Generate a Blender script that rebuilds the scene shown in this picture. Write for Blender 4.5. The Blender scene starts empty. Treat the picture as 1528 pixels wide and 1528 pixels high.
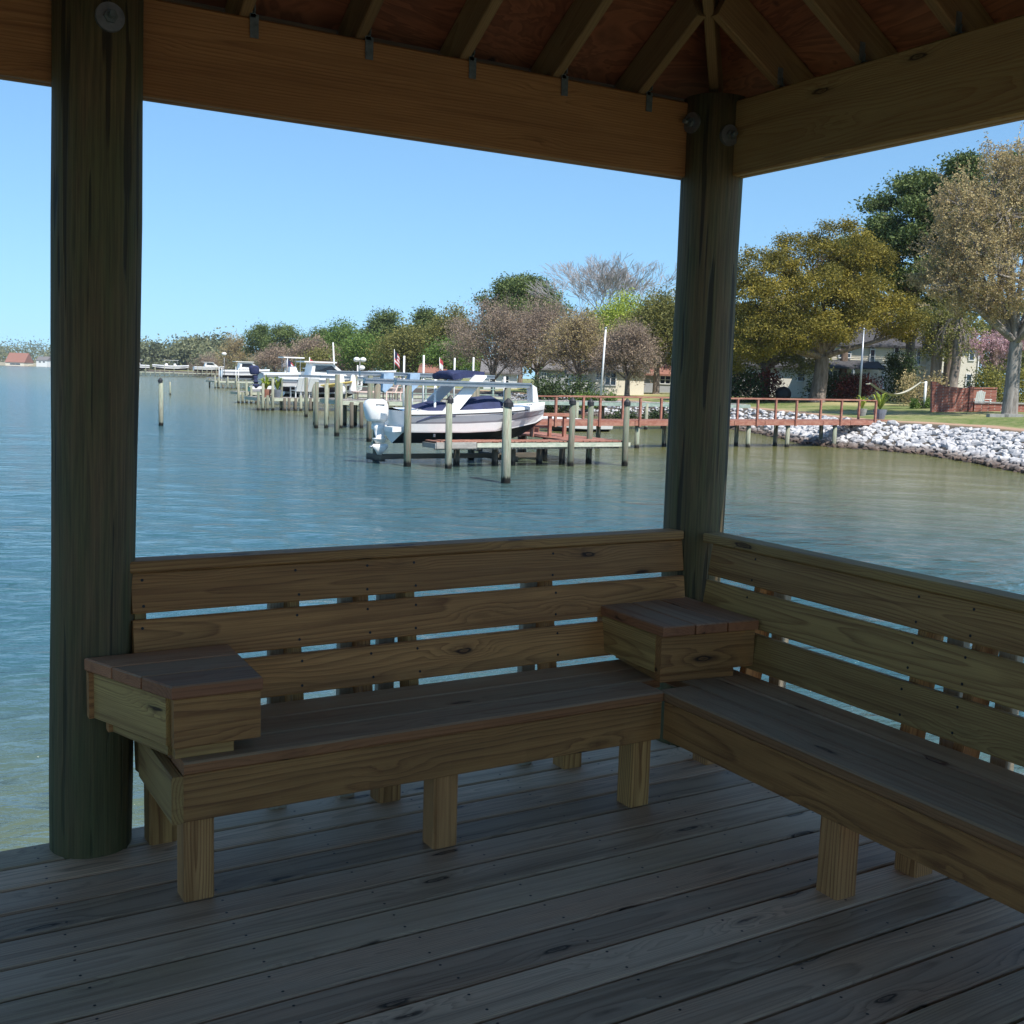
import bpy, math, random
import numpy as np
from mathutils import Vector, Matrix
random.seed(7); rng = np.random.default_rng(7)
C = bpy.context.scene.collection
EYE = 1.5      # deck top is z = 0
WATER = -1.6
# camera orientation: rows are image right, image down, forward
RM = np.array([[0.860956694276526, -0.5077859220164791, 0.030116905257852714],
               [-0.03558597050862319, -0.11918604768567859, -0.992234007046738],
               [0.507431975030541, 0.8531987713533941, -0.12068408046491873]])
FL = 1644.887
def ray(px, py): return RM.T @ np.array([(px-764)/FL, (py-764)/FL, 1.0])
def onz(px, py, z):
    d = ray(px, py); s = (z-EYE)/d[2]; return Vector((d[0]*s, d[1]*s, z))
def ony(px, py, y):
    d = ray(px, py); s = y/d[1]; return Vector((d[0]*s, y, EYE+d[2]*s))
def onx(px, py, x):
    d = ray(px, py); s = x/d[0]; return Vector((x, d[1]*s, EYE+d[2]*s))
FH = np.array([0.5112, 0.8595]); RH = np.array([0.8595, -0.5112])
def fac(px, py, t):                      # point on the vertical plane at horizontal depth t
    d = ray(px, py); s = t/(d[0]*FH[0]+d[1]*FH[1]); return Vector((d[0]*s, d[1]*s, EYE+d[2]*s))
def hor(px): return 540.75+0.03035*px

# ------------------------------------------------------------------ mesh builder
class MB:
    def __init__(s): s.v=[]; s.f=[]; s.m=[]; s.wc=[]; s.tn=[]; s.sm=[]
    def add(s, verts, faces, mi=0, wc=None, tone=0.5, smooth=False):
        o=len(s.v); s.v += [tuple(p) for p in verts]
        s.f += [tuple(i+o for i in f) for f in faces]; s.m += [mi]*len(faces); s.sm += [smooth]*len(faces)
        s.wc += ([tuple(p) for p in wc] if wc is not None else [tuple(p) for p in verts])
        s.tn += [tone]*len(verts)
    def box(s, lo, hi, mi=0, tone=0.5):
        x0,y0,z0=lo; x1,y1,z1=hi
        v=[(x0,y0,z0),(x1,y0,z0),(x1,y1,z0),(x0,y1,z0),(x0,y0,z1),(x1,y0,z1),(x1,y1,z1),(x0,y1,z1)]
        s.add(v,[(0,3,2,1),(4,5,6,7),(0,1,5,4),(1,2,6,5),(2,3,7,6),(3,0,4,7)],mi,tone=tone)
    def obox(s, c, ax, ay, az, mi=0, tone=0.5):        # centre and three half-axis vectors
        c,ax,ay,az=map(Vector,(c,ax,ay,az)); v=[]
        for k in (-1,1):
            for i,j in ((-1,-1),(1,-1),(1,1),(-1,1)): v.append(c+ax*i+ay*j+az*k)
        s.add(v,[(0,3,2,1),(4,5,6,7),(0,1,5,4),(1,2,6,5),(2,3,7,6),(3,0,4,7)],mi,tone=tone)
    def board(s, a, b, wd, td, w, t, tone=None, mi=0, ch=0.004, endskew=(0,0)):
        # timber from a to b, width w along wd, thickness t along td; chamfered edges; wood coordinates
        a,b,wd,td=Vector(a),Vector(b),Vector(wd).normalized(),Vector(td).normalized()
        L=(b-a).length; d=(b-a)/L
        hw,ht=w/2,t/2
        prof=[(-hw+ch,-ht),(hw-ch,-ht),(hw,-ht+ch),(hw,ht-ch),(hw-ch,ht),(-hw+ch,ht),(-hw,ht-ch),(-hw,-ht+ch)]
        off=Vector((random.uniform(0,60),random.uniform(-.05,.05),random.choice((-1,1))*random.uniform(.03,.16)))
        tu,tv=random.uniform(-.012,.012),random.uniform(-.02,.02)
        if tone is None: tone=random.random()
        n=max(1,int(L/0.5)); V=[];W=[];Fc=[]
        for i in range(n+1):
            q=i/n
            for u,vv in prof:
                sk=(endskew[0] if i==0 else endskew[1] if i==n else 0)*u
                V.append(a+d*(L*q+sk)+wd*u+td*vv)
                W.append((off.x+L*q, off.y+u+tu*L*q, off.z+vv+tv*L*q))
        for i in range(n):
            for k in range(8):
                k2=(k+1)%8; Fc.append((i*8+k,i*8+k2,(i+1)*8+k2,(i+1)*8+k))
        Fc.append(tuple(range(7,-1,-1))); Fc.append(tuple(n*8+k for k in range(8)))
        s.add(V,Fc,mi,W,tone)
    def tube(s, pts, rad, n=8, mi=0, tone=0.5, cap=True, smooth=True, wood=False, wob=0):
        pts=[Vector(p) for p in pts]; V=[];Fc=[];W=[]
        offx=random.uniform(0,60)
        prev=None; acc=0
        for i,p in enumerate(pts):
            d=(pts[min(i+1,len(pts)-1)]-pts[max(i-1,0)]).normalized()
            if prev is None:
                x=d.cross(Vector((0,0,1)) if abs(d.z)<.9 else Vector((1,0,0))).normalized()
            else: x=(prev-d*prev.dot(d)).normalized()
            prev=x; y=d.cross(x); r=rad[i] if hasattr(rad,'__len__') else rad
            if i: acc+=(p-pts[i-1]).length
            for k in range(n):
                a=2*math.pi*k/n; rr=r*(1+wob*math.sin(3*a+acc*1.3+offx)+wob*.6*math.sin(5*a-acc*2.1))
                V.append(p+x*math.cos(a)*rr+y*math.sin(a)*rr)
                W.append((offx+acc, math.cos(a)*r, math.sin(a)*r))
        m=len(pts)
        for i in range(m-1):
            for k in range(n):
                k2=(k+1)%n; Fc.append((i*n+k,i*n+k2,(i+1)*n+k2,(i+1)*n+k))
        s.add(V,Fc,mi,W,tone,smooth)
        if cap:
            o=len(s.v)-len(V)
            s.f.append(tuple(o+k for k in range(n-1,-1,-1))); s.m.append(mi); s.sm.append(False)
            s.f.append(tuple(o+(m-1)*n+k for k in range(n))); s.m.append(mi); s.sm.append(False)
    def prism(s, poly, z0, z1, mi=0, tone=0.5):
        n=len(poly); v=[(p[0],p[1],z0) for p in poly]+[(p[0],p[1],z1) for p in poly]
        s.add(v,[tuple(range(n-1,-1,-1)),tuple(range(n,2*n))]+[(i,(i+1)%n,n+(i+1)%n,n+i) for i in range(n)],mi,tone=tone)
    def extr(s, poly, d, mi=0, tone=.5, smooth=False):    # polygon of 3-d points pushed along d
        n=len(poly); d=Vector(d); v=[Vector(p) for p in poly]; v=v+[p+d for p in v]
        s.add(v,[tuple(range(n-1,-1,-1)),tuple(range(n,2*n))]+[(i,(i+1)%n,n+(i+1)%n,n+i) for i in range(n)],mi,tone=tone,smooth=smooth)
    def sphere(s, c, r, mi=0, n=10, m=7, sc=(1,1,1), tone=.5):
        V=[];Fc=[]
        for i in range(m+1):
            th=math.pi*i/m
            for k in range(n):
                a=2*math.pi*k/n
                V.append((c[0]+r*sc[0]*math.sin(th)*math.cos(a),c[1]+r*sc[1]*math.sin(th)*math.sin(a),c[2]+r*sc[2]*math.cos(th)))
        for i in range(m):
            for k in range(n):
                k2=(k+1)%n; Fc.append((i*n+k,(i+1)*n+k,(i+1)*n+k2,i*n+k2))
        s.add(V,Fc,mi,tone=tone,smooth=True)
    def build(s, name, mats, parent=None, origin=None):
        if not isinstance(mats,(list,tuple)): mats=[mats]
        o=Vector((0,0,0))
        if parent is not None: o=wloc(parent)
        if origin is not None: o=Vector(origin)-( wloc(parent) if parent is not None else Vector((0,0,0)))
        base=Vector(origin) if origin is not None else o
        me=bpy.data.meshes.new(name)
        me.from_pydata([(p[0]-base.x,p[1]-base.y,p[2]-base.z) for p in s.v],[],s.f)
        for m in mats: me.materials.append(m)
        me.polygons.foreach_set('material_index',s.m); me.polygons.foreach_set('use_smooth',s.sm)
        at=me.attributes.new('wc','FLOAT_VECTOR','POINT'); at.data.foreach_set('vector',np.array(s.wc,dtype=np.float32).ravel())
        at=me.attributes.new('tone','FLOAT','POINT'); at.data.foreach_set('value',np.array(s.tn,dtype=np.float32))
        ob=bpy.data.objects.new(name,me); C.objects.link(ob)
        if parent is not None: ob.parent=parent
        if origin is not None: ob.location=o
        return ob
def wloc(o):
    p=Vector(o.location)
    while o.parent is not None: o=o.parent; p=p+Vector(o.location)
    return p
def tag(o,label=None,cat=None,group=None,kind=None):
    if label: o['label']=label
    if cat: o['category']=cat
    if group: o['group']=group
    if kind: o['kind']=kind
    return o
def thing(name,label,cat,loc=(0,0,0),group=None):
    o=bpy.data.objects.new(name,None); C.objects.link(o); o.location=loc; o.empty_display_size=.2
    return tag(o,label,cat,group)
def copy_tree(o,parent=None):
    c=o.copy(); C.objects.link(c)
    if parent is not None: c.parent=parent
    for ch in list(o.children): copy_tree(ch,c)
    return c

# ------------------------------------------------------------------ materials
class NT:
    def __init__(s,name):
        s.m=bpy.data.materials.new(name); s.m.use_nodes=True; s.t=s.m.node_tree; s.t.nodes.clear()
        s.out=s.t.nodes.new('ShaderNodeOutputMaterial')
    def n(s,typ,inp=None,**kw):
        nd=s.t.nodes.new('ShaderNode'+typ)
        for k,v in kw.items(): setattr(nd,k,v)
        for k,v in (inp or {}).items():
            sk=nd.inputs[k]
            if isinstance(v,bpy.types.NodeSocket): s.t.links.new(v,sk)
            else:
                sk.default_value=(tuple(v)+(1,) if isinstance(v,(tuple,list)) and len(v)==3 and sk.type=='RGBA' else v)
        return nd
    def math(s,op,a,b=0.0,c=None,clamp=False):
        d={0:a,1:b}
        if c is not None: d[2]=c
        nd=s.n('Math',d,operation=op,use_clamp=clamp); return nd.outputs[0]
    def vmul(s,v,k): return s.n('VectorMath',{0:v,1:k},operation='MULTIPLY').outputs[0]
    def noise(s,v,scale=1,detail=3,rough=.5,dist=0,out='Fac'): return s.n('TexNoise',{'Vector':v,'Scale':scale,'Detail':detail,'Roughness':rough,'Distortion':dist}).outputs[out]
    def mix(s,f,a,b,mode='MIX'):
        nd=s.n('Mix',{0:f},data_type='RGBA',blend_type=mode)
        for i,v in ((6,a),(7,b)):
            if isinstance(v,bpy.types.NodeSocket): s.t.links.new(v,nd.inputs[i])
            else: nd.inputs[i].default_value=tuple(v)+(1,) if len(v)==3 else v
        return nd.outputs[2]
    def ramp(s,f,stops,interp='LINEAR'):
        nd=s.n('ValToRGB',{0:f}); cr=nd.color_ramp; cr.interpolation=interp
        while len(cr.elements)>1: cr.elements.remove(cr.elements[0])
        for i,(p,c) in enumerate(stops):
            e=cr.elements[0] if i==0 else cr.elements.new(p)
            e.position=p; e.color=(c,c,c,1) if not hasattr(c,'__len__') else tuple(c)+(1,)
        return nd.outputs[0]
    def bump(s,h,strength=.3,dist=.01,normal=None):
        d={'Height':h,'Strength':strength,'Distance':dist}
        if normal is not None: d['Normal']=normal
        return s.n('Bump',d).outputs[0]
    def bsdf(s,col,rough=.6,bump=None,metal=0,spec=.5,**kw):
        d={'Base Color':col,'Roughness':rough,'Metallic':metal,'Specular IOR Level':spec}
        if bump is not None: d['Normal']=bump
        d.update(kw)
        nd=s.n('BsdfPrincipled',d); s.t.links.new(nd.outputs[0],s.out.inputs[0]); return nd
    def attr(s,name,out='Fac'): return s.n('Attribute',attribute_name=name).outputs[out]

def wood(name, light, dark, alt, knots=True, rough=.7, ringf=150, weather=None, bumpk=.35, contrast=1.0, spec=.4, wmin=.0):
    t=NT(name); wc=t.attr('wc','Vector'); tone=t.attr('tone')
    low=t.noise(t.vmul(wc,(1.1,7,7)),1,2,.5)
    wd=t.n('VectorMath',{0:t.vmul(wc,(2.2,9.5,9.5)),1:t.vmul(t.noise(t.vmul(wc,(14,40,40)),1,2,.5,0,'Color'),(.16,.16,.16))},operation='ADD').outputs[0]
    kn=t.n('TexVoronoi',{'Vector':wd,'Scale':1.0},feature='F1').outputs['Distance']
    kflow=t.ramp(kn,[(0,1.0),(.42,0.0)],'EASE')
    sep=t.n('SeparateXYZ',{0:wc})
    r=t.math('SQRT',t.math('ADD',t.math('POWER',sep.outputs[1],2.0),t.math('POWER',sep.outputs[2],2.0)))
    r=t.math('ADD',r,t.math('MULTIPLY',low,.045))
    if knots: r=t.math('ADD',r,t.math('MULTIPLY',kflow,.022))
    vw=t.n('TexWhiteNoise',{'W':tone},noise_dimensions='1D').outputs['Value']; fr=t.math('FRACT',t.math('MULTIPLY',r,t.math('MULTIPLY',t.math('ADD',t.math('MULTIPLY',vw,.9),.5),ringf)))
    ring=t.ramp(fr,[(0,0.0),(.45,.18),(.8,.75),(.9,1.0),(1,0.0)])
    fib=t.noise(t.vmul(wc,(4,260,260)),1,3,.6)
    blot=t.noise(t.vmul(wc,(1.6,9,9)),1,3,.6)
    g=t.math('ADD',t.math('MULTIPLY',ring,.62*contrast),t.math('MULTIPLY',t.math('SUBTRACT',fib,.5),.95),clamp=True)
    base=t.mix(t.ramp(tone,[(0.15,0),(.85,1)]),light,alt)
    col=t.mix(g,base,dark)
    col=t.mix(t.ramp(blot,[(.35,0),(.7,.55)]),col,t.mix(.5,col,dark))
    if weather:
        wn=t.noise(t.vmul(wc,(.8,5,5)),1,4,.6); gn=t.n('SeparateXYZ',{0:t.n('NewGeometry').outputs['True Normal']}).outputs[2]
        topf=t.ramp(gn,[(.35,0),(.8,1)]); wf=t.math('MULTIPLY',t.ramp(wn,[(.36,wmin),(.62,.9)]),topf); col=t.mix(wf,col,t.mix(t.math('MULTIPLY',g,.55),weather,dark))
    if knots:
        kf=t.ramp(kn,[(.03,.8),(.055,.5),(.068,1.0),(.085,.85),(.11,.25),(.2,0)])
        col=t.mix(kf,col,tuple(c*.16 for c in dark))
    col=t.mix(1.0,col,t.ramp(vw,[(0,.72),(.5,1.02),(1,1.35)]),'MULTIPLY')
    st=t.noise(t.vmul(wc,(.7,30,30)),1,3,.6); col=t.mix(t.ramp(st,[(.52,0),(.72,.5)]),col,dark)
    h=t.math('ADD',t.math('MULTIPLY',ring,-.5),t.math('MULTIPLY',fib,1.0))
    t.bsdf(col,t.math('ADD',rough-.08,t.math('MULTIPLY',fib,.18)),t.bump(h,bumpk,.0025),spec=spec)
    return t.m
def plain(name,col,rough=.5,metal=0,var=.12,scale=6,spec=.5,bump=0,emit=None,world=True):
    t=NT(name); v=t.n('TexCoord').outputs['Object']
    nz=t.noise(v,scale,4,.6)
    c=t.mix(t.ramp(nz,[(.3,0),(.7,1)]),tuple(x*(1-var) for x in col),tuple(min(1,x*(1+var)) for x in col))
    b=t.bump(t.noise(v,scale*6,3),bump,.01) if bump else None
    t.bsdf(c,rough,b,metal,spec); return t.m
M={}
M['bench']=wood('bench_wood',(.56,.245,.072),(.13,.042,.012),(.45,.285,.09))
M['seat']=wood('seat_wood',(.45,.19,.07),(.17,.062,.025),(.36,.19,.08),rough=.6,weather=(.42,.31,.18),contrast=1.0,spec=.3,wmin=.6)
M['leg']=wood('leg_wood',(.56,.30,.09),(.17,.06,.014),(.56,.28,.10),knots=False,ringf=110,contrast=1.35)
M['upright']=wood('upright_wood',(.36,.29,.20),(.20,.15,.10),(.33,.29,.21),knots=False)
M['deck']=wood('deck_wood',(.62,.385,.225),(.13,.078,.04),(.42,.30,.17),rough=.6,weather=(.52,.37,.235),contrast=1.0,spec=.28,bumpk=.3)
M['beam']=wood('beam_wood',(.48,.225,.075),(.18,.07,.022),(.32,.21,.075),ringf=120)
M['rafter']=wood('rafter_wood',(.28,.17,.07),(.14,.075,.03),(.25,.16,.07),knots=False)
def ply():
    t=NT('plywood'); wc=t.attr('wc','Vector')
    n=t.noise(t.vmul(wc,(1.0,4.5,1)),1.2,4,.6,1.2)
    w=t.math('FRACT',t.math('MULTIPLY',n,9.0))
    c=t.mix(t.ramp(w,[(0,0),(.8,.8),(1,0)]),(.27,.09,.04),(.13,.04,.018))
    k=t.n('TexVoronoi',{'Vector':wc,'Scale':5.0},feature='F1').outputs['Distance']
    c=t.mix(t.ramp(k,[(.06,.9),(.11,0)]),c,(.03,.012,.008)); t.bsdf(c,.8); return t.m
M['ply']=ply()
def pole_mat(name,c1,c2,c3,crack=.7):
    t=NT(name); wc=t.attr('wc','Vector')
    a=t.noise(t.vmul(wc,(1.2,7,7)),1,5,.7,.8); f=t.noise(t.vmul(wc,(3,110,110)),1,4,.65,.3); b=t.noise(t.vmul(wc,(2.2,16,16)),1,3,.6)
    c=t.mix(t.ramp(a,[(.35,0),(.62,1)]),c1,c2); c=t.mix(t.ramp(b,[(.42,0),(.68,.8)]),c,c3)
    cr=t.noise(t.vmul(wc,(1.3,34,34)),1,2,.5,.3); ck=t.ramp(cr,[(.0,1),(.37,1),(.40,0)])
    c=t.mix(t.math('MULTIPLY',ck,crack),c,(.01,.008,.006)); c=t.mix(t.ramp(f,[(.35,.5),(.6,0)]),c,(.018,.013,.008)); zz=t.n('SeparateXYZ',{0:t.n('NewGeometry').outputs['Position']}).outputs[2]; c=t.mix(t.ramp(t.math('ADD',t.math('MULTIPLY',zz,.4),t.math('MULTIPLY',a,.35)),[(.15,.55),(.6,0)]),c,(.072,.072,.016))
    h=t.math('SUBTRACT',f,t.math('MULTIPLY',ck,1.2))
    t.bsdf(c,.8,t.bump(h,.55,.006)); return t.m
M['pole']=pole_mat('pole_wood',(.15,.115,.045),(.18,.115,.05),(.11,.11,.04))
def piling_mat(name,top,side,base=(.02,.018,.014)):
    t=NT(name); p=t.n('NewGeometry').outputs['Position']; wc=t.attr('wc','Vector')
    n=t.noise(t.vmul(wc,(1.2,14,14)),1,4,.6); f=t.noise(t.vmul(wc,(3,60,60)),1,3,.6)
    c=t.mix(t.ramp(n,[(.38,0),(.62,1)]),top,side); c=t.mix(t.ramp(f,[(.35,.6),(.6,0)]),c,(.10,.075,.05))
    z=t.math('ADD',t.n('SeparateXYZ',{0:p}).outputs[2],t.math('MULTIPLY',t.math('SUBTRACT',n,.5),.3))
    c=t.mix(t.ramp(t.math('ADD',t.math('MULTIPLY',z,.5),1.0),[(.265,1),(.31,0)]),c,base)   # weed and wet band near the water
    t.bsdf(c,.85,t.bump(f,.4,.01)); return t.m
M['piling']=piling_mat('piling_green',(.13,.19,.13),(.24,.20,.15))
M['piling_p']=piling_mat('piling_pale',(.27,.33,.24),(.37,.35,.26))
M['piling_d']=piling_mat('piling_dark',(.09,.085,.07),(.13,.11,.08))
def weathered(name,a,b,rough=.8,scale=2.5):
    t=NT(name); v=t.n('TexCoord').outputs['Object']; n=t.noise(t.vmul(v,(scale,scale*3,scale*2)),1,5,.65)
    f=t.noise(t.vmul(v,(scale*2,scale*14,scale*14)),1,3,.6)
    c=t.mix(t.ramp(n,[(.4,0),(.62,1)]),a,b); c=t.mix(t.ramp(f,[(.3,.35),(.55,0)]),c,tuple(x*.35 for x in a))
    t.bsdf(c,rough,t.bump(f,.3,.01)); return t.m
M['red_deck']=weathered('red_deck',(.30,.115,.075),(.40,.20,.14))
M['grey_deck']=weathered('grey_deck',(.30,.28,.25),(.42,.40,.36))
M['fascia']=weathered('pale_fascia',(.40,.45,.34),(.55,.55,.44))
M['greenrail']=weathered('green_rail',(.22,.30,.25),(.35,.42,.36))
M['white']=plain('white_gelcoat',(.80,.79,.76),.25,var=.03)
M['white_p']=plain('white_paint',(.74,.74,.72),.55,var=.06)
M['grey_gel']=plain('grey_gelcoat',(.30,.31,.335),.25,var=.05)
M['black']=plain('black_bottom_paint',(.012,.013,.02),.5)
M['navy']=plain('navy_canvas',(.022,.03,.085),.85,var=.25,scale=3,bump=.4)
M['metal']=plain('galvanised_metal',(.24,.25,.25),.45,metal=.7,var=.2,scale=30)
M['tie']=plain('tie_metal',(.16,.18,.17),.55,metal=.5,var=.25,scale=60)
M['alu']=plain('aluminium',(.34,.36,.38),.35,metal=.6)
M['dark']=plain('dark_rubber',(.02,.02,.022),.6)
M['pvc']=plain('white_pvc',(.78,.78,.76),.45,var=.04)
M['bluecv']=plain('blue_cover',(.30,.42,.55),.8,var=.15)
M['cream']=plain('cream_siding',(.72,.66,.53),.75,var=.05)
M['cream_d']=plain('cream_stucco',(.60,.56,.47),.85,var=.08)
M['wall_w']=plain('white_siding',(.62,.64,.66),.7,var=.05)
M['wall_g']=plain('grey_siding',(.33,.34,.35),.7,var=.08)
M['roof_d']=plain('dark_shingle',(.06,.058,.062),.9,var=.25,scale=3)
M['roof_g']=plain('grey_shingle',(.16,.15,.145),.9,var=.2,scale=3)
M['roof_r']=plain('terracotta_roof',(.26,.12,.085),.8,var=.2,scale=3)
M['wintrim']=plain('window_trim',(.66,.66,.64),.5,var=.03)
M['glass']=plain('dark_glass',(.02,.028,.04),.08,spec=.8,var=.2)
M['screw']=plain('screw_head',(.03,.028,.025),.5,metal=.6)
M['lampw']=plain('lamp_glass',(.75,.75,.72),.35)
M['stone']=plain('grey_stone',(.30,.29,.27),.9,var=.2)
M['planter']=plain('planter_clay',(.17,.19,.22),.7)
M['green_hull']=plain('green_hull',(.02,.20,.10),.3)
M['yellow']=plain('yellow_canvas',(.62,.50,.16),.8)
M['flagred']=plain('flag_cloth',(.50,.07,.08),.8)
M['rope']=plain('hammock_rope',(.50,.47,.36),.9)
M['peach']=plain('faded_chair_plastic',(.66,.50,.42),.6)
def brick():
    t=NT('brick'); v=t.n('TexCoord').outputs['Object']
    rot=t.n('Mapping',{'Vector':v,'Rotation':(math.pi/2,0,0)}).outputs[0]
    sx=t.n('SeparateXYZ',{0:v}); u=t.math('ADD',sx.outputs[0],sx.outputs[1])
    cb=t.n('CombineXYZ',{0:u,1:sx.outputs[2],2:0.0}).outputs[0]
    b=t.n('TexBrick',{'Vector':cb,'Color1':(.23,.055,.035),'Color2':(.33,.10,.06),'Mortar':(.38,.30,.25),'Scale':1.0,'Mortar Size':.008,'Brick Width':.30,'Row Height':.10})
    t.bsdf(b.outputs[0],.85); return t.m
M['brick']=brick()
def bark(name,c1,c2):
    t=NT(name); v=t.n('TexCoord').outputs['Object']; n=t.noise(t.vmul(v,(5,5,.9)),1,5,.65,.5)
    t.bsdf(t.mix(t.ramp(n,[(.35,0),(.65,1)]),c1,c2),.95,t.bump(n,.8,.05)); return t.m
M['bark_oak']=bark('oak_bark',(.11,.085,.065),(.26,.215,.18))
M['bark_pine']=bark('pine_bark',(.10,.07,.05),(.22,.16,.12))
M['bark_grey']=bark('grey_bark',(.14,.125,.11),(.33,.30,.27))
M['bark_pale']=bark('pale_twigs',(.27,.25,.25),(.44,.42,.42))
M['twig']=bark('twig_bark',(.17,.12,.095),(.27,.20,.165))
def leafm(name,c1,c2,c3,trans=.3):
    t=NT(name); tone=t.attr('tone')
    c=t.ramp(tone,[(0,c1),(.5,c2),(1,c3)])
    d=t.n('BsdfPrincipled',{'Base Color':c,'Roughness':.65,'Specular IOR Level':.25}); tr=t.n('BsdfTranslucent',{'Color':c})
    mx=t.n('MixShader',{0:trans,1:d.outputs[0],2:tr.outputs[0]}); t.t.links.new(mx.outputs[0],t.out.inputs[0]); return t.m
M['lf_oak']=leafm('leaf_golden_oak',(.045,.05,.014),(.20,.175,.033),(.48,.37,.06))
M['lf_olive']=leafm('leaf_olive',(.08,.095,.03),(.19,.19,.055),(.32,.29,.085))
M['lf_green']=leafm('leaf_green',(.055,.10,.025),(.13,.21,.045),(.23,.31,.07))
M['lf_pine']=leafm('needle_pine',(.035,.06,.022),(.11,.155,.045),(.22,.26,.08),.2)
M['lf_dark']=leafm('leaf_dark_green',(.022,.04,.018),(.05,.08,.028),(.09,.12,.04),.15)
M['lf_far']=leafm('leaf_far',(.08,.10,.055),(.15,.17,.09),(.25,.25,.13),.1)
M['lf_lime']=leafm('leaf_lime',(.20,.27,.04),(.33,.40,.06),(.45,.50,.10))
M['lf_bud']=leafm('bud_tan',(.26,.20,.10),(.42,.33,.16),(.56,.46,.22))
M['lf_budr']=leafm('bud_reddish',(.22,.16,.12),(.36,.27,.20),(.48,.39,.24))
M['lf_pink']=leafm('blossom_pink',(.38,.22,.24),(.62,.38,.44),(.75,.55,.60))
M['lf_hedge']=leafm('hedge_yellow_green',(.13,.14,.03),(.27,.25,.06),(.38,.34,.09))
M['lf_red']=leafm('leaf_red_shrub',(.07,.02,.02),(.15,.04,.035),(.2,.07,.05))
# ================================================================== GAZEBO
GX,GY,GH=0.60,1.15,2.40            # centre and half size (beam inner faces)
gaz=thing('gazebo','open timber gazebo with round posts and a hipped rafter roof over the plank deck','gazebo',(GX,GY,0))
# deck boards (one mesh: the planks are the surface pattern of the deck)
b=MB(); y=3.592; k=0
PITCH=.1493
while y>-1.35:
    y0=y-.1425
    jo=[-1.95]
    if k%4==1: jo.append(random.uniform(-.6,.2))
    jo.append(3.12)
    for i in range(len(jo)-1):
        b.board((jo[i]+.002,y0+.0712,-.019),(jo[i+1]-.002,y0+.0712,-.019),(0,1,0),(0,0,1),.1400-random.uniform(0,.003),.038,ch=.005)
    y-=PITCH; k+=1
yy=3.592
while yy>-1.3:                       # two screws where each board crosses a joist
    for xj in np.arange(-1.6,3.1,.406):
        for dy in (.03,.11):
            x=xj+random.uniform(-.008,.008); y=yy-dy+random.uniform(-.006,.006); r=.0042
            vs=[(x+r*math.cos(a),y+r*math.sin(a),.0011) for a in [i*math.pi/3 for i in range(6)]]
            b.add(vs,[tuple(range(6))],1)
    yy-=PITCH
b.build('deck',[M['deck'],M['screw']],gaz)
b=MB()                               # joists, rim beam and piles that carry the deck
for xj in np.arange(-1.6,3.1,.406): b.board((xj,-1.3,-.14),(xj,3.55,-.14),(0,0,1),(1,0,0),.184,.038)
for yy in (3.53,1.15,-1.2): b.board((-1.9,yy-.17,-.36),(3.1,yy-.17,-.36),(0,0,1),(0,1,0),.235,.076)
b.build('deck_frame',M['beam'],gaz)
# posts: round poles running from the water to the beams
def post(xb,yb,xt,yt,rb,rt,bolts=()):
    m=MB(); n=14; zs=[-2.2+(4.82*i/n) for i in range(n+1)]; pts=[];rr=[]
    for i,z in enumerate(zs):
        q=(z)/2.62; pts.append((xb+(xt-xb)*q,yb+(yt-yb)*q,z)); rr.append(rb+(rt-rb)*(z/2.62)+.0025*math.sin(z*4.1+xb))
    m.tube(pts,rr,40,wood=True,wob=.012)
    p=m.build('post',M['pole'],gaz)
    for c,nrm in bolts:
        nrm=Vector(nrm).normalized(); c=Vector(c)
        w=MB(); w.tube([c-nrm*.01,c+nrm*.006],[.040,.040],24,smooth=False); wo=w.build('washer',M['metal'],p)
        w=MB(); w.tube([c+nrm*.006,c+nrm*.020],[.019,.019],6,smooth=False); w.tube([c+nrm*.02,c+nrm*.045],[.0095,.009],10); w.build('bolt',M['tie'],p)
    return p
post(.588,3.53,.645,3.53,.121,.128,[((.652,3.400,2.477),(0.02,-1,0))])
post(2.98,3.53,2.985,3.53,.124,.124,[((2.858,3.515,2.515),(-1,-.12,0)),((2.957,3.404,2.462),(-.1,-1,0))])
post(-1.78,3.53,-1.78,3.53,.12,.12); 
for px_,py_ in ((-1.78,1.15),(-1.78,-1.23),(.6,-1.23),(2.93,-1.23)): post(px_,py_,px_,py_,.12,.12)
# beams
def beam(a,c,nrm):
    m=MB(); a,c=Vector(a),Vector(c); nrm=Vector(nrm)
    for o in (.019,.0575): m.board(a+nrm*o,c+nrm*o,(0,0,1),nrm,.286,.0375,ch=.006,tone=.2 if abs(nrm.y)>.5 else .9)
    return m.build('beam',M['beam'],gaz)
beam((-1.9,3.55,2.452),(3.055,3.55,2.457),(0,1,0))
beam((2.988,3.545,2.456),(2.92,-1.28,2.456),(1,0,0))
beam((-1.84,-1.28,2.452),(-1.84,3.545,2.452),(-1,0,0)); beam((-1.9,-1.28,2.452),(2.99,-1.28,2.452),(0,-1,0))
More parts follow.
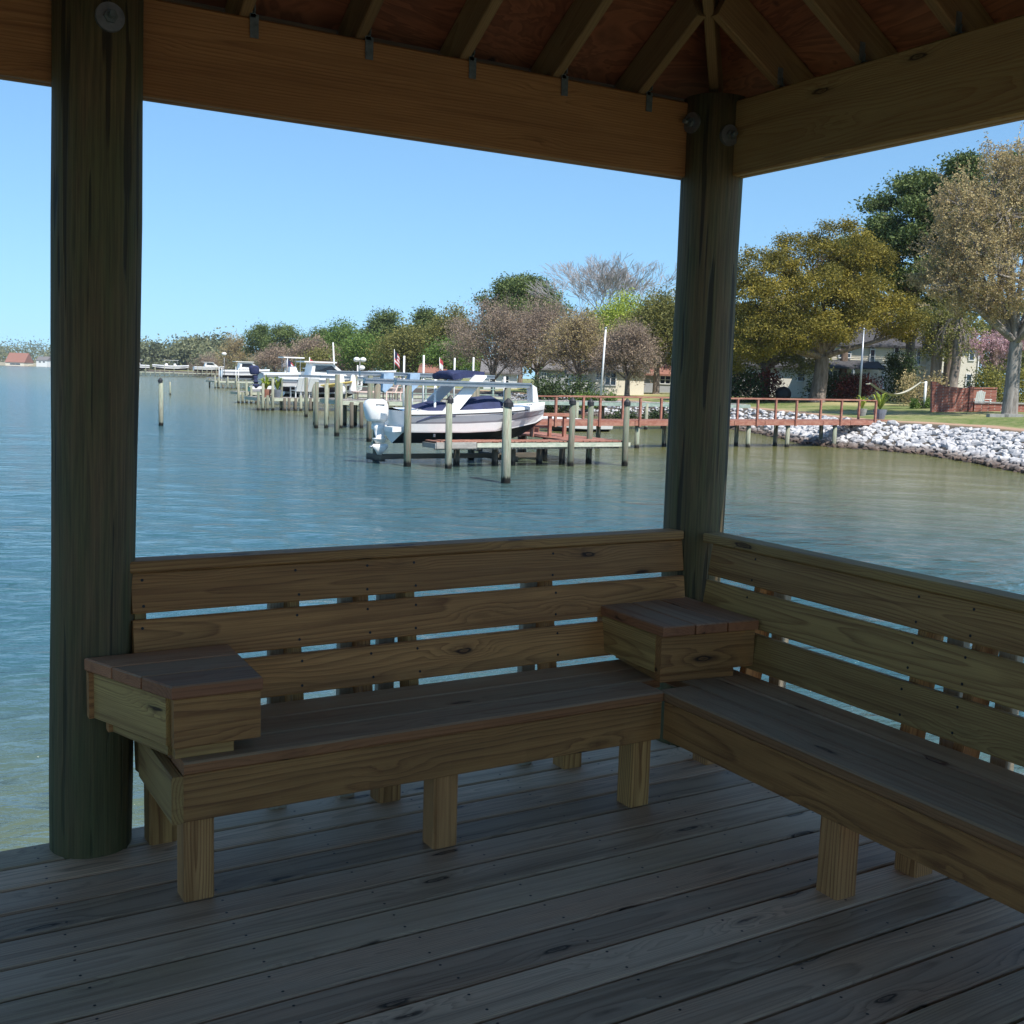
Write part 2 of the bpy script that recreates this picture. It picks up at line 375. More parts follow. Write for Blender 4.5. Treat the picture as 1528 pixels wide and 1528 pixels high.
# dark leftover stubs: knot blemishes are in the material.  Rafters
S=.60; RD=.14
def rafter(x,side,offhip):
    # side: unit vector outward; along: unit vector of the eave; offhip distance of this jack rafter from the corner
    pass
out_dirs=[(Vector((0,1,0)),Vector((1,0,0))),(Vector((1,0,0)),Vector((0,1,0))),(Vector((0,-1,0)),Vector((1,0,0))),(Vector((-1,0,0)),Vector((0,1,0)))]
zr=2.607
offs=[.355,.745,1.13,1.52,1.91,2.30]
for si,(o,al) in enumerate(out_dirs):
    for sg in (-1,1):
        for d in offs:
            base=Vector((GX,GY,0))+o*GH+al*(sg*(GH-d))
            run=d-.03                              # to the hip
            a=base+o*.14; a.z=zr-.14*S; c=base-o*run; c.z=zr+run*S
            sl=math.atan(S); up=(Vector((0,0,1))*math.cos(sl)+o*math.sin(sl))
            m=MB(); m.board(a+up*RD/2,c+up*RD/2,up,al,RD,.038)
            r=m.build('rafter',M['rafter'],gaz)
            # hurricane tie on the beam face beside the rafter
            if si<2:
                sd=al if si==0 else -al
                p=base+sd*.024; m=MB()
                m.obox(Vector((p.x,p.y,2.572))-o*.0035,sd*.014,o*.0015,(0,0,.036)); m.obox(Vector((p.x,p.y,2.615))-o*.0035+sd*(-.004),sd*.008,o*.0015,(0,0,.018))
                m.obox(Vector((p.x,p.y,2.640))-o*.012-sd*.0035,sd*.0012,o*.012,(0,0,.03))
                m.build('rafter_tie',M['tie'],gaz)
for sx,sy in ((1,1),(-1,1),(1,-1),(-1,-1)):
    o=Vector((sx,sy,0)); cn=Vector((GX,GY,0))+o*GH
    a=cn+o*.14; a.z=zr-.14*S; c=cn-o*(GH-.02); c.z=zr+(GH-.02)*S
    al=Vector((sy,-sx,0)).normalized() if sx*sy>0 else Vector((sy,-sx,0)).normalized()
    dd=(c-a).normalized(); up=al.cross(dd); up=up if up.z>0 else -up
    m=MB(); m.board(a+up*.085,c+up*.085,up,al,.165,.038); m.build('hip_rafter',M['rafter'],gaz)
# roof sheathing and shingles: four triangular slopes with thickness
hgt=RD/math.cos(math.atan(S))
for si,(o,al) in enumerate(out_dirs):
    E=GH+.18; cc=Vector((GX,GY,0))
    z0=zr-.18*S+hgt; z1=zr+GH*S+hgt
    A=cc+o*E+al*E; B=cc+o*E-al*E; A.z=B.z=z0; T=cc.copy(); T.z=z1
    for nm,mt,d0,d1 in (('roof_sheathing',M['ply'],.003,.016),('roof_shingles',M['roof_g'],.018,.030)):
        m=MB(); v=[p+Vector((0,0,d0)) for p in (A,B,T)]+[p+Vector((0,0,d1)) for p in (A,B,T)]
        wcs=[(al.dot(p)*1.0+9*si,o.dot(p),0) for p in v]
        m.add(v,[(0,1,2),(3,5,4),(0,3,4,1),(1,4,5,2),(2,5,3,0)],wc=wcs); m.build(nm,mt,gaz)
    m=MB(); m.board(A+Vector((0,0,-.06))+o*.02,B+Vector((0,0,-.06))+o*.02,(0,0,1),o,.14,.02); m.build('fascia_board',M['rafter'],gaz)
# ================================================================== BENCHES
def slat_screws(m,pts,nrm,r=.005):
    nrm=Vector(nrm).normalized(); x=nrm.cross(Vector((0,0,1))).normalized(); y=x.cross(nrm)
    for p in pts:
        p=Vector(p)+nrm*.0012
        m.add([p+x*r*math.cos(i*math.pi/3)+y*r*math.sin(i*math.pi/3) for i in range(6)],[tuple(range(6))],1)
Lt=lambda s,q,z: Vector((s,2.955+q,z))
def bench(name,label,tr,L0,L1,front,legs,braces,uprights,seatL,slatL,capL,extra=None):
    """bench in its own frame: s along the seat, q across it (0 = seat front, + towards the back), z up"""
    o=thing(name,label,'bench',tr((L0+L1)/2,.22,0))
    def T(s,q,z): return tr(s,q,z)
    es=(T(1,0,0)-T(0,0,0)).normalized(); eq=(T(0,1,0)-T(0,0,0)).normalized(); ez=Vector((0,0,1))
    for i in range(3):
        m=MB(); q0=.0+i*.1485
        m.board(T(seatL[i][0],q0+.0705,.405),T(seatL[i][1],q0+.0705,.405),eq,ez,.141,.038,ch=.006)
        sb=m.build('seat_board',M['seat'],o)
    ap=MB(); ap.board(T(L0,.022,.318),T(L1,.022,.318),ez,eq,.136,.033,ch=.003,tone=.35); ap.build('apron',M['bench'],o)
    for s in legs:
        for j,q in enumerate((.083,.51 if tr is Lt else .42)):
            m=MB(); zt=.384 if j==0 else .80
            m.board(T(s,q,0.0),T(s,q,zt if j==0 else .384),es,eq,.086,.084,ch=.006); m.build('leg',M['leg'],o)
        m=MB(); m.board(T(s+.02,.045,.335),T(s+.02,.47,.335),ez,es,.10,.036); m.build('seat_bearer',M['bench'],o)
    lean=.16
    def bq(z): return .444+(z-.438)*lean
    up=(ez+eq*lean).normalized(); nn=up.cross(es); nn=nn if nn.dot(eq)>0 else -nn
    pts=[]
    for i,(z0,z1) in enumerate(((.441,.573),(.592,.724),(.743,.867))):
        zc=(z0+z1)/2; m=MB()
        m.board(T(slatL[0],bq(zc),zc)+nn*.019,T(slatL[1],bq(zc),zc)+nn*.019,up,nn,(z1-z0)*1.0127,.037,ch=.004,tone=random.uniform(.0,.35) if tr is Lt else random.uniform(.6,1))
        pp=[]
        for s in braces:
            for dz in (-.04,.04): pp.append(T(s+random.uniform(-.006,.006),bq(zc+dz),zc+dz))
        slat_screws(m,pp,-nn)
        m.build('back_slat',[M['bench'],M['screw']],o)
    m=MB(); m.board(T(capL[0],.499+.044,.887),T(capL[1],.499+.044,.887),eq,ez,.089,.036,ch=.005); m.build('back_cap',M['bench'],o)
    for s in braces:
        m=MB(); m.board(T(s,bq(.25),.25)+nn*.083,T(s,bq(.866),.866)+nn*.083,nn,es,.089,.038); m.build('back_brace',M['bench'],o)
    for s in uprights:
        m=MB(); m.board(T(s,.600,-.30),T(s,.600,.866),es,eq,.062,.038,tone=.9); m.build('back_upright',M['upright'],o)
    return o
Lt=lambda s,q,z: Vector((s,2.955+q,z))
bl=bench('bench','left wooden bench, running from the left post to the corner, with its own end box',Lt,.735,2.397,0,
   [.787,1.571,2.347],[.735,1.235,1.485,1.662,2.245],[1.20,1.452,1.60,2.20],
   [(.735,2.399),(.735,2.50),(.735,2.55)],(.705,2.872),(.694,2.868))
# side apron closing the left end
m=MB(); m.board((.718,2.958,.318),(.718,3.37,.318),(0,0,1),(1,0,0),.136,.033); m.build('end_apron',M['bench'],bl)
AN=math.radians(1.0)
def Rt(s,q,z):  # s runs towards the viewer (-y)
    return Vector((2.402-math.sin(AN)*s+math.cos(AN)*q, 2.958-math.cos(AN)*s-math.sin(AN)*q, z))
br=bench('bench','right wooden bench, running from the corner box out of the picture edge',Rt,0.0,3.9,0,
   [.765,1.9,3.0],[-.135,.64,.845,1.35,1.9,2.5],[-.07,.725,.915,1.43,1.98],
   [(-.02,3.9),(-.44,3.9),(-.44,3.9)],(-.385,3.9),(-.43,3.9))
# one more rear leg near the corner
m=MB(); m.board((2.885,3.02+.24,0),(2.885,3.02+.24,.38),(1,0,0),(0,1,0),.086,.086); m.build('leg',M['leg'],br)
# end boxes (little tables) built onto the benches
def armbox(parent,poly_top,poly_body,poly_foot,ends,nb,along):
    # poly: four corners counter-clockwise: back-left, front-left, front-right, back-right
    bx=MB()
    # body: four boards round the edge
    P=[Vector((p[0],p[1],0)) for p in poly_body]
    cen=sum(P,Vector((0,0,0)))/4
    for i in range(4):
        a,c=P[i],P[(i+1)%4]; d=(c-a).normalized(); nrm=Vector((d.y,-d.x,0)); nrm=nrm if nrm.dot(cen-a)>0 else -nrm
        ex=.037 if i%2==0 else .0
        bx.board(a+nrm*.0185+d*ex+Vector((0,0,.5265)),c+nrm*.0185-d*ex+Vector((0,0,.5265)),(0,0,1),nrm,.139,.037,ch=.003,tone=(.9,.3,.9,.2)[i])
    body=bx.build('end_box',M['bench'],parent)
    f=MB(); P=[Vector((p[0],p[1],0)) for p in poly_foot]
    for i in range(4):
        a,c=P[i],P[(i+1)%4]; d=(c-a).normalized(); nrm=Vector((d.y,-d.x,0)); nrm=nrm if nrm.dot(cen-a)>0 else -nrm
        ex=.037 if i%2==0 else .0
        f.board(a+nrm*.0185+d*ex+Vector((0,0,.4405)),c+nrm*.0185-d*ex+Vector((0,0,.4405)),(0,0,1),nrm,.032,.037,ch=.002)
    f.build('box_foot',M['bench'],body)
    BL,FLc,FR,BR=[Vector((p[0],p[1],0)) for p in poly_top]
    for k in range(nb):
        g=.004
        q0,q1=k/nb,(k+1)/nb
        if along=='x':   # boards run from the left edge to the right edge
            a0,a1=BL.lerp(FLc,q0),BL.lerp(FLc,q1); c0,c1=BR.lerp(FR,q0),BR.lerp(FR,q1)
        else:
            a0,a1=BL.lerp(BR,q0),BL.lerp(BR,q1); c0,c1=FLc.lerp(FR,q0),FLc.lerp(FR,q1)
        # cross direction shrink for the gap
        da=(a1-a0).normalized()*g; dc=(c1-c0).normalized()*g
        a0+=da;a1-=da;c0+=dc;c1-=dc
        bot=[a0,a1,c1,c0]; e=.004; cn=(a0+a1+c0+c1)/4
        rings=[]
        for z,ins in ((.597,e*.6),(.600,0),(.630,0),(.6345,e)):
            ring=[]
            for p in bot:
                v=(cn-p); ring.append(Vector((p.x,p.y,z))+Vector((math.copysign(ins,v.x) if ins else 0,math.copysign(ins,v.y) if ins else 0,0)))
            rings.append(ring)
        V=[p for r in rings for p in r]; F_=[(3,2,1,0),(12,13,14,15)]
        for r in range(3):
            for i in range(4): F_.append((r*4+i,r*4+(i+1)%4,(r+1)*4+(i+1)%4,(r+1)*4+i))
        ox,oy,oz=random.uniform(0,50),random.uniform(-.04,.04),random.uniform(.03,.09); L=(c0-a0).normalized(); Wd=Vector((-L.y,L.x,0))
        wc=[(ox+(p-cn).dot(L),oy+(p-cn).dot(Wd),oz+p.z-.6) for p in V]
        m=MB(); m.add(V,F_,wc=wc,tone=random.random()); m.build('top_board',M['bench' if False else 'boxtop'],body)
    return body
M['boxtop']=wood('boxtop_wood',(.46,.18,.07),(.18,.06,.025),(.42,.17,.07),rough=.62,weather=(.40,.28,.165),wmin=.4,contrast=.8)
zt=.6345
aq=lambda x,y:(100+x/4.775,930+y/4.775)
bq_=lambda x,y:(870+x/5.269,860+y/5.269)
TL=[onz(*aq(*q),zt) for q in ((118,245),(752,458),(1400,385),(1150,145))]
TL[0].y=min(TL[0].y,3.415); TL[3].y=min(TL[3].y,3.415)
BLp=[TL[0]+Vector((.006,-.006,0)),TL[1]+Vector((.004,.006,0)),TL[2]+Vector((-.006,.006,0)),TL[3]+Vector((-.006,-.006,0))]
FT=[BLp[0]+Vector((.045,-.05,0)),BLp[1]+Vector((.006,.012,0)),Vector((.885,BLp[2].y+.012,0)),Vector((.93,BLp[3].y-.05,0))]
armbox(bl,TL,BLp,FT,None,3,'x')
TR=[onz(*bq_(*q),zt) for q in ((92,215),(625,400),(1390,340),(790,150))]
BRp=[TR[0]+Vector((.010,-.006,0)),TR[1]+Vector((.006,.008,0)),TR[2]+Vector((-.012,.010,0)),TR[3]+Vector((-.012,-.006,0))]
FTr=[BRp[0]+Vector((.06,-.05,0)),BRp[1]+Vector((.008,.010,0)),BRp[2]+Vector((-.085,.012,0)),BRp[3]+Vector((-.085,-.05,0))]
armbox(br,TR,BRp,FTr,None,3,'y')
# ================================================================== CAMERA, SKY, SUN
cam=bpy.data.cameras.new('camera'); co=bpy.data.objects.new('camera',cam); C.objects.link(co)
mw=Matrix(((RM[0][0],-RM[1][0],-RM[2][0],0),(RM[0][1],-RM[1][1],-RM[2][1],0),(RM[0][2],-RM[1][2],-RM[2][2],EYE),(0,0,0,1)))
co.matrix_world=mw; cam.sensor_width=36; cam.lens=FL/1528*36; cam.clip_start=.05; cam.clip_end=12000
sc=bpy.context.scene; sc.camera=co
sc.render.resolution_x=1024; sc.render.resolution_y=1024
w=bpy.data.worlds.new('World'); sc.world=w; w.use_nodes=True; nt=w.node_tree; nt.nodes.clear()
sky=nt.nodes.new('ShaderNodeTexSky'); sky.sky_type='NISHITA'; sky.sun_disc=False
ELEV=math.radians(55); AZ=Vector((.12,-1,0)).normalized()
sky.sun_elevation=ELEV; sky.sun_rotation=math.atan2(AZ.x,AZ.y); sky.air_density=1.0; sky.dust_density=0.0; sky.ozone_density=2.2; sky.altitude=0
bg=nt.nodes.new('ShaderNodeBackground'); bg.inputs[1].default_value=.118; wo_=nt.nodes.new('ShaderNodeOutputWorld')
tint=nt.nodes.new('ShaderNodeMix'); tint.data_type='RGBA'; tint.blend_type='MULTIPLY'; tint.inputs[0].default_value=1; tint.inputs[7].default_value=(.73,.95,1.06,1)
tc=nt.nodes.new('ShaderNodeTexCoord'); sp=nt.nodes.new('ShaderNodeSeparateXYZ'); nt.links.new(tc.outputs['Generated'],sp.inputs[0])
ma=nt.nodes.new('ShaderNodeMath'); ma.operation='MULTIPLY_ADD'; ma.inputs[1].default_value=.62; ma.inputs[2].default_value=.092; nt.links.new(sp.outputs[2],ma.inputs[0])
mx=nt.nodes.new('ShaderNodeMath'); mx.operation='MAXIMUM'; nt.links.new(ma.outputs[0],mx.inputs[0]); nt.links.new(sp.outputs[2],mx.inputs[1])
cb=nt.nodes.new('ShaderNodeCombineXYZ'); nt.links.new(sp.outputs[0],cb.inputs[0]); nt.links.new(sp.outputs[1],cb.inputs[1]); nt.links.new(mx.outputs[0],cb.inputs[2])
vn=nt.nodes.new('ShaderNodeVectorMath'); vn.operation='NORMALIZE'; nt.links.new(cb.outputs[0],vn.inputs[0]); nt.links.new(vn.outputs[0],sky.inputs[0])
nt.links.new(sky.outputs[0],tint.inputs[6]); nt.links.new(tint.outputs[2],bg.inputs[0]); nt.links.new(bg.outputs[0],wo_.inputs[0])
sl=bpy.data.lights.new('sun','SUN'); sl.energy=5.0; sl.angle=math.radians(.53); sl.color=(1,.955,.89); so=bpy.data.objects.new('sun',sl); C.objects.link(so)
so.location=(0,0,40); sd=Vector((AZ.x*math.cos(ELEV),AZ.y*math.cos(ELEV),math.sin(ELEV))); so.rotation_euler=sd.to_track_quat('Z','Y').to_euler()
sc.view_settings.view_transform='Standard'; sc.view_settings.look='None'; sc.view_settings.gamma=1; sc.view_settings.exposure=0.45
# ================================================================== WATER
def water():
    # polar sheet: fine near the viewer, coarse far away, real waves in the near part
    rr=[0.0]; r=.6
    while r<70: rr.append(r); r*=1.0105
    while r<2300: rr.append(r); r*=1.12
    A0,A1=math.radians(-35),math.radians(75)         # heading from +Y towards +X that the photograph sees
    an=list(np.linspace(A0,A1,520))+list(np.linspace(A1,A0+2*math.pi,60))[1:-1]
    R_,A_=np.meshgrid(np.array(rr[1:]),np.array(an),indexing='ij')
    X=R_*np.sin(A_); Y=R_*np.cos(A_); Z=np.zeros_like(X)
    g=np.random.default_rng(3)
    wd=math.radians(25)
    for i in range(64):
        lam=.28*(1.07**i)*1.0
        if lam>9: break
        th=wd+g.normal(0,.55); k=2*math.pi/lam; amp=.0046*lam**.72*g.uniform(.4,1.2)*(1 if lam<1.3 else .3)
        fade=np.clip((lam*24-R_)/(lam*9)+.6,0,1)*np.clip(1.25-R_/62,0,1)
        ph=k*(X*math.sin(th)+Y*math.cos(th))+g.uniform(0,6.28)
        Z+=amp*fade*(np.sin(ph)+.22*np.cos(2*ph))
    Z+=WATER
    nr,na=X.shape; V=np.stack([X,Y,Z],-1).reshape(-1,3)
    V=np.vstack([V,[[0,0,WATER]]]); c=len(V)-1
    i=np.arange(nr-1)[:,None]; j=np.arange(na)[None,:]; j2=(j+1)%na
    F=np.stack([i*na+j,(i+1)*na+j,(i+1)*na+j2,i*na+j2],-1).reshape(-1,4)[:, ::-1]
    me=bpy.data.meshes.new('water'); fl=[tuple(f) for f in F.tolist()]+[(c,int(q2),int(q1)) for q1,q2 in zip(range(na),list(range(1,na))+[0])]
    me.from_pydata(V.tolist(),[],fl); me.polygons.foreach_set('use_smooth',[True]*len(fl))
    t=NT('bay_water'); p=t.n('NewGeometry').outputs['Position']
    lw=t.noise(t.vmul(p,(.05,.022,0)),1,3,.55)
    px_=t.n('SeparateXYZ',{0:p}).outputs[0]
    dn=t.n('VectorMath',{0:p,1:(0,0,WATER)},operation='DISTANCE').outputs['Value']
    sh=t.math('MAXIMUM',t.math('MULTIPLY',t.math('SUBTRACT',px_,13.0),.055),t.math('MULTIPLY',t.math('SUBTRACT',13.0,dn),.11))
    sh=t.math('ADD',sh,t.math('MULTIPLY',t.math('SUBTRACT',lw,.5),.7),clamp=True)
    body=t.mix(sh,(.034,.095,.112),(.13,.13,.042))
    d=t.n('VectorMath',{0:p,1:(0,0,EYE)},operation='DISTANCE').outputs['Value']
    mp=t.n('Mapping',{'Vector':p,'Rotation':(0,0,math.radians(20))}).outputs[0]
    h1=t.noise(t.vmul(mp,(1.25,2.5,1)),1,2,.5,.5); hb=t.noise(t.vmul(mp,(3.2,6.2,1)),1,3,.6,.3)
    h2=t.noise(t.vmul(mp,(7,13,1)),1,3,.6,.2)
    h3=t.noise(t.vmul(mp,(.45,1.1,1)),1,3,.6,.3)
    h4=t.noise(t.vmul(mp,(22,40,1)),1,2,.5,.2)
    h=t.math('ADD',t.math('ADD',t.math('MULTIPLY',h1,.26),t.math('MULTIPLY',hb,.12)),t.math('MULTIPLY',h2,.04)); h=t.math('ADD',h,t.math('MULTIPLY',h3,.30)); h=t.math('ADD',h,t.math('MULTIPLY',h4,.010))
    bn=t.n('Bump',{'Height':h,'Strength':1.0,'Distance':.68}).outputs[0]
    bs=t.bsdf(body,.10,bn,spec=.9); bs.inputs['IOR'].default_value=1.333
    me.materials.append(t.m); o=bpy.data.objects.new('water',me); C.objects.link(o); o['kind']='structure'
water()
# ================================================================== LAND
SH=[(-60,14),(-10,27),(15,36),(26.9,39.3),(33.3,43.3),(36,44.6),(38.4,44.6),(41,44),(43.5,44.2),(47,46.5),(54.2,50.5),(61.9,54),(70,55.2),(80.5,55.5),(105,60.9),(142,66.1),(198,75.5),(294,96),(430,125),(560,146),(700,150),(1000,190),(1250,200),(1600,200)]
SY=np.array([a for a,b in SH],float); SX=np.array([b for a,b in SH],float)
def shx(y): return float(np.interp(y,SY,SX))
def gh(x,y):
    d=x-shx(y)
    if d<0: return WATER+d*.5
    if d<3.4: return WATER+d*(1.4/3.4)
    return -.2+min((d-3.4)*.032,.55)+min(max(d-40,0)*.004,.6)
def gpt(px,t):
    p=fac(px,600,t); return Vector((p.x,p.y,gh(p.x,p.y)))
def land():
    ys=sorted(set(list(np.arange(-60,120,1.0))+list(np.arange(120,1600,12.0))))
    ds=[-4,-1.5,0,.8,1.7,2.6,3.4,4.2,5,6.5,8,10,13,17,22,28,35,45,60,90,140,220,500,900]
    V=[];W=[]
    for y in ys:
        sx=shx(y)
        for d in ds:
            x=sx+d; z=gh(x,y)+(.04*math.sin(x*.7+y*.5)*math.cos(y*.9) if d>4 else 0); V.append((x,y,z)); W.append((d,y,0))
    n=len(ds); Fc=[(i*n+j,i*n+j+1,(i+1)*n+j+1,(i+1)*n+j) for i in range(len(ys)-1) for j in range(n-1)]
    t=NT('lawn'); p=t.n('NewGeometry').outputs['Position']; wc=t.attr('wc','Vector'); d=t.n('SeparateXYZ',{0:wc}).outputs[0]
    n1=t.noise(t.vmul(p,(.10,.10,.1)),1,3,.6); n2=t.noise(p,2.2,5,.7); n3=t.noise(p,14,4,.7)
    c=t.mix(t.ramp(n1,[(.44,0),(.64,1)]),(.085,.15,.03),(.42,.37,.18))
    c=t.mix(t.ramp(n2,[(.4,.0),(.7,.6)]),c,(.46,.38,.21)); c=t.mix(t.ramp(n3,[(.3,.5),(.6,0)]),c,(.03,.05,.015))
    de=t.math('ADD',d,t.math('MULTIPLY',n2,.9))
    c=t.mix(t.ramp(t.math('MULTIPLY',de,.1),[(.36,0),(.39,1),(.47,1),(.52,0)]),c,(.42,.27,.19))    # bare sandy strip along the bank
    c=t.mix(t.ramp(t.math('MULTIPLY',d,.1),[(.32,1),(.35,0)]),c,(.10,.085,.07))
    t.bsdf(c,.95,t.bump(n3,.6,.05),spec=.15)
    b=MB(); b.add(V,Fc,wc=W,smooth=True); o=b.build('ground',t.m); o['kind']='structure'
land()
# the shore far across the water
def farland():
    b=MB(); pts=[]
    for px in range(-900,330,30):
        q=fac(px,545,1180 if px<100 else 900+ (px-100)*-.5); pts.append(q)
    V=[];Fc=[]
    for q in pts:
        d=Vector((q.x,q.y,0)).normalized()
        for k,(o,z) in enumerate(((-3,WATER-.4),(3,-.6),(40,1.5),(900,8))): V.append((q.x+d.x*o,q.y+d.y*o,z))
    for i in range(len(pts)-1):
        for k in range(3): Fc.append((i*4+k,i*4+k+1,(i+1)*4+k+1,(i+1)*4+k))
    b.add(V,Fc,smooth=True); o=b.build('far_shore',M['farbank']); o['kind']='structure'
M['farbank']=plain('far_bank',(.28,.26,.18),.95,scale=.1,var=.2)
farland()
# ---------------------------------------------------------------- riprap
def rockmesh(name,seed,mat):
    import bmesh
    g=random.Random(seed); bm=bmesh.new(); bmesh.ops.create_icosphere(bm,subdivisions=1,radius=1)
    sc_=(g.uniform(.8,1.3),g.uniform(.6,1.0),g.uniform(.45,.75))
    for v in bm.verts:
        k=1+g.uniform(-.24,.22); v.co=Vector((v.co.x*sc_[0]*k,v.co.y*sc_[1]*k,v.co.z*sc_[2]*k))
    me=bpy.data.meshes.new(name); bm.to_mesh(me); bm.free(); me.materials.append(mat); return me
def rockmat(name,c1,c2):
    t=NT(name); p=t.n('NewGeometry').outputs['Position']; oi=t.n('ObjectInfo').outputs['Random']
    n=t.noise(p,3.2,4,.6); r=t.n('TexWhiteNoise',{0:t.n('NewGeometry').outputs['Position']}) if False else None
    v=t.n('TexVoronoi',{'Vector':p,'Scale':1.7},feature='F1').outputs['Color']
    s=t.n('SeparateColor',{0:v}).outputs[0]
    c=t.mix(t.ramp(n,[(.3,0),(.7,1)]),c1,c2); c=t.mix(t.math('MULTIPLY',s,.45),c,(.30,.31,.34))
    z=t.math('ADD',t.n('SeparateXYZ',{0:p}).outputs[2],t.math('MULTIPLY',n,.35))
    c=t.mix(t.ramp(t.math('ADD',t.math('MULTIPLY',z,.5),1.0),[(.33,1),(.42,.75),(.50,0)]),c,(.10,.065,.045))
    c=t.mix(t.ramp(t.math('ADD',t.math('MULTIPLY',z,.5),1.0),[(.29,1),(.33,0)]),c,(.025,.02,.017))
    t.bsdf(c,.85,t.bump(n,.5,.05)); return t.m
M['rock']=rockmat('riprap_granite',(.38,.375,.375),(.68,.655,.62))
rms=[rockmesh('boulder',100+i,M['rock']) for i in range(7)]
cand=[]
g=random.Random(5)
y=18.0
while y<112:
    stepy=.25 if y<50 else .45
    for d in np.arange(.0,3.2,.25 if y<50 else .5):
        yy=y+g.uniform(-.2,.2); dd=d+g.uniform(-.2,.2); x=shx(yy)+dd; s=g.uniform(.12,.28)*(1.12 if d<1.2 else 1)
        cand.append((x,yy,gh(x,yy)-s*.02,s,g.random(),g.uniform(0,6.28),g.uniform(-.5,.5)))
    y+=stepy
def insight(c):
    v=RM@np.array([c[0],c[1],c[2]-EYE]); px=764+FL*v[0]/v[2]; py=764+FL*v[1]/v[2]
    return v[2]>0 and (1076<px<1545)
vis=sorted([c for c in cand if insight(c)],key=lambda c:-c[3]/math.hypot(c[0],c[1]))
ind=set(id(c) for c in vis[:290])
mb=MB()
for c in cand:
    me=rms[int(c[4]*6.99)]
    if id(c) in ind:
        o=bpy.data.objects.new('boulder',me); C.objects.link(o); o.location=c[:3]; o.scale=(c[3],)*3; o.rotation_euler=(c[6],c[6]*.7,c[5])
        tag(o,'pale grey granite boulder in the riprap bank along the right shore','boulder','boulders of the riprap bank')
    else:
        Rm=Matrix.Translation(c[:3])@Matrix.Rotation(c[5],4,'Z')@Matrix.Rotation(c[6],4,'X')@Matrix.Scale(c[3],4)
        mb.add([Rm@v.co for v in me.vertices],[tuple(p.vertices) for p in me.polygons])
tag(mb.build('riprap',M['rock']),kind='stuff')
# ================================================================== TREES
def pads(W_,H,seed,n=20,lo=.5,r=.15,top=.95,flat=.42):
    g=random.Random(seed); out=[]
    for i in range(n):
        q=(i+.5)/n; a=i*2.399+g.uniform(-.3,.3); pr=math.sin(math.pi*min(1,q*.72+.26))
        rad=W_*.5*pr*g.uniform(.35,.9); z=H*(lo+(top-lo)*q+g.uniform(-.02,.02)); s=W_*r*g.uniform(.75,1.25)
        out.append((rad*math.cos(a),rad*math.sin(a),z-s*flat*.6,s,s,s*flat,1))
    return out
def fast_mesh(name,V,Q,tone,mat,parent,quads=True):
    me=bpy.data.meshes.new(name); nv=len(V); nq=len(Q); k=Q.shape[1]
    me.vertices.add(nv); me.vertices.foreach_set('co',V.astype(np.float32).ravel())
    me.loops.add(nq*k); me.loops.foreach_set('vertex_index',Q.astype(np.int32).ravel())
    me.polygons.add(nq); me.polygons.foreach_set('loop_start',(np.arange(nq)*k).astype(np.int32)); me.polygons.foreach_set('loop_total',np.full(nq,k,dtype=np.int32))
    me.update(calc_edges=True)
    at=me.attributes.new('tone','FLOAT','POINT'); at.data.foreach_set('value',tone.astype(np.float32))
    me.materials.append(mat); ob=bpy.data.objects.new(name,me); C.objects.link(ob)
    if parent is not None: ob.parent=parent
    return ob
def leaf_cards(P,size,g,tone,flat=0.0,elong=1.0):
    n=len(P); a=g.normal(size=(n,3)); a[:,2]*=(1-flat*.7); a/=np.linalg.norm(a,axis=1)[:,None]
    bb=g.normal(size=(n,3)); bb-=a*(a*bb).sum(1)[:,None]; bb/=np.linalg.norm(bb,axis=1)[:,None]
    s=(size*.5*g.uniform(.55,1.3,n))[:,None]; a=a*s*elong; bb=bb*s*.6
    V=np.stack([P-a,P-bb+a*.1,P+a,P+bb-a*.1],1).reshape(-1,3)
    Q=np.arange(n*4).reshape(-1,4); return V,Q,np.repeat(tone,4)
def clumps(g,blobs,per,spread,shell=.55):
    """blobs: (cx,cy,cz,rx,ry,rz,weight) -> clump centres"""
    out=[]
    for bx,by,bz,rx,ry,rz,wt in blobs:
        n=max(2,int(per*wt)); d=g.normal(size=(n,3)); d/=np.linalg.norm(d,axis=1)[:,None]
        r=g.uniform(shell,1.0,n)**.7; out.append(np.array([bx,by,bz])+d*r[:,None]*np.array([rx,ry,rz]))
    return np.concatenate(out)
def limb(m,a,bp,r0,r1,g,n=5,sag=.12,sides=6):
    a=np.array(a);bp=np.array(bp); L=np.linalg.norm(bp-a); off=g.normal(size=3)*L*sag; pts=[];rr=[]
    for i in range(n+1):
        q=i/n; pts.append(a+(bp-a)*q+off*math.sin(q*math.pi)+np.array([0,0,L*.10*math.sin(q*math.pi)])); rr.append(r0+(r1-r0)*q**.8)
    m.tube(pts,rr,sides,cap=False); return pts
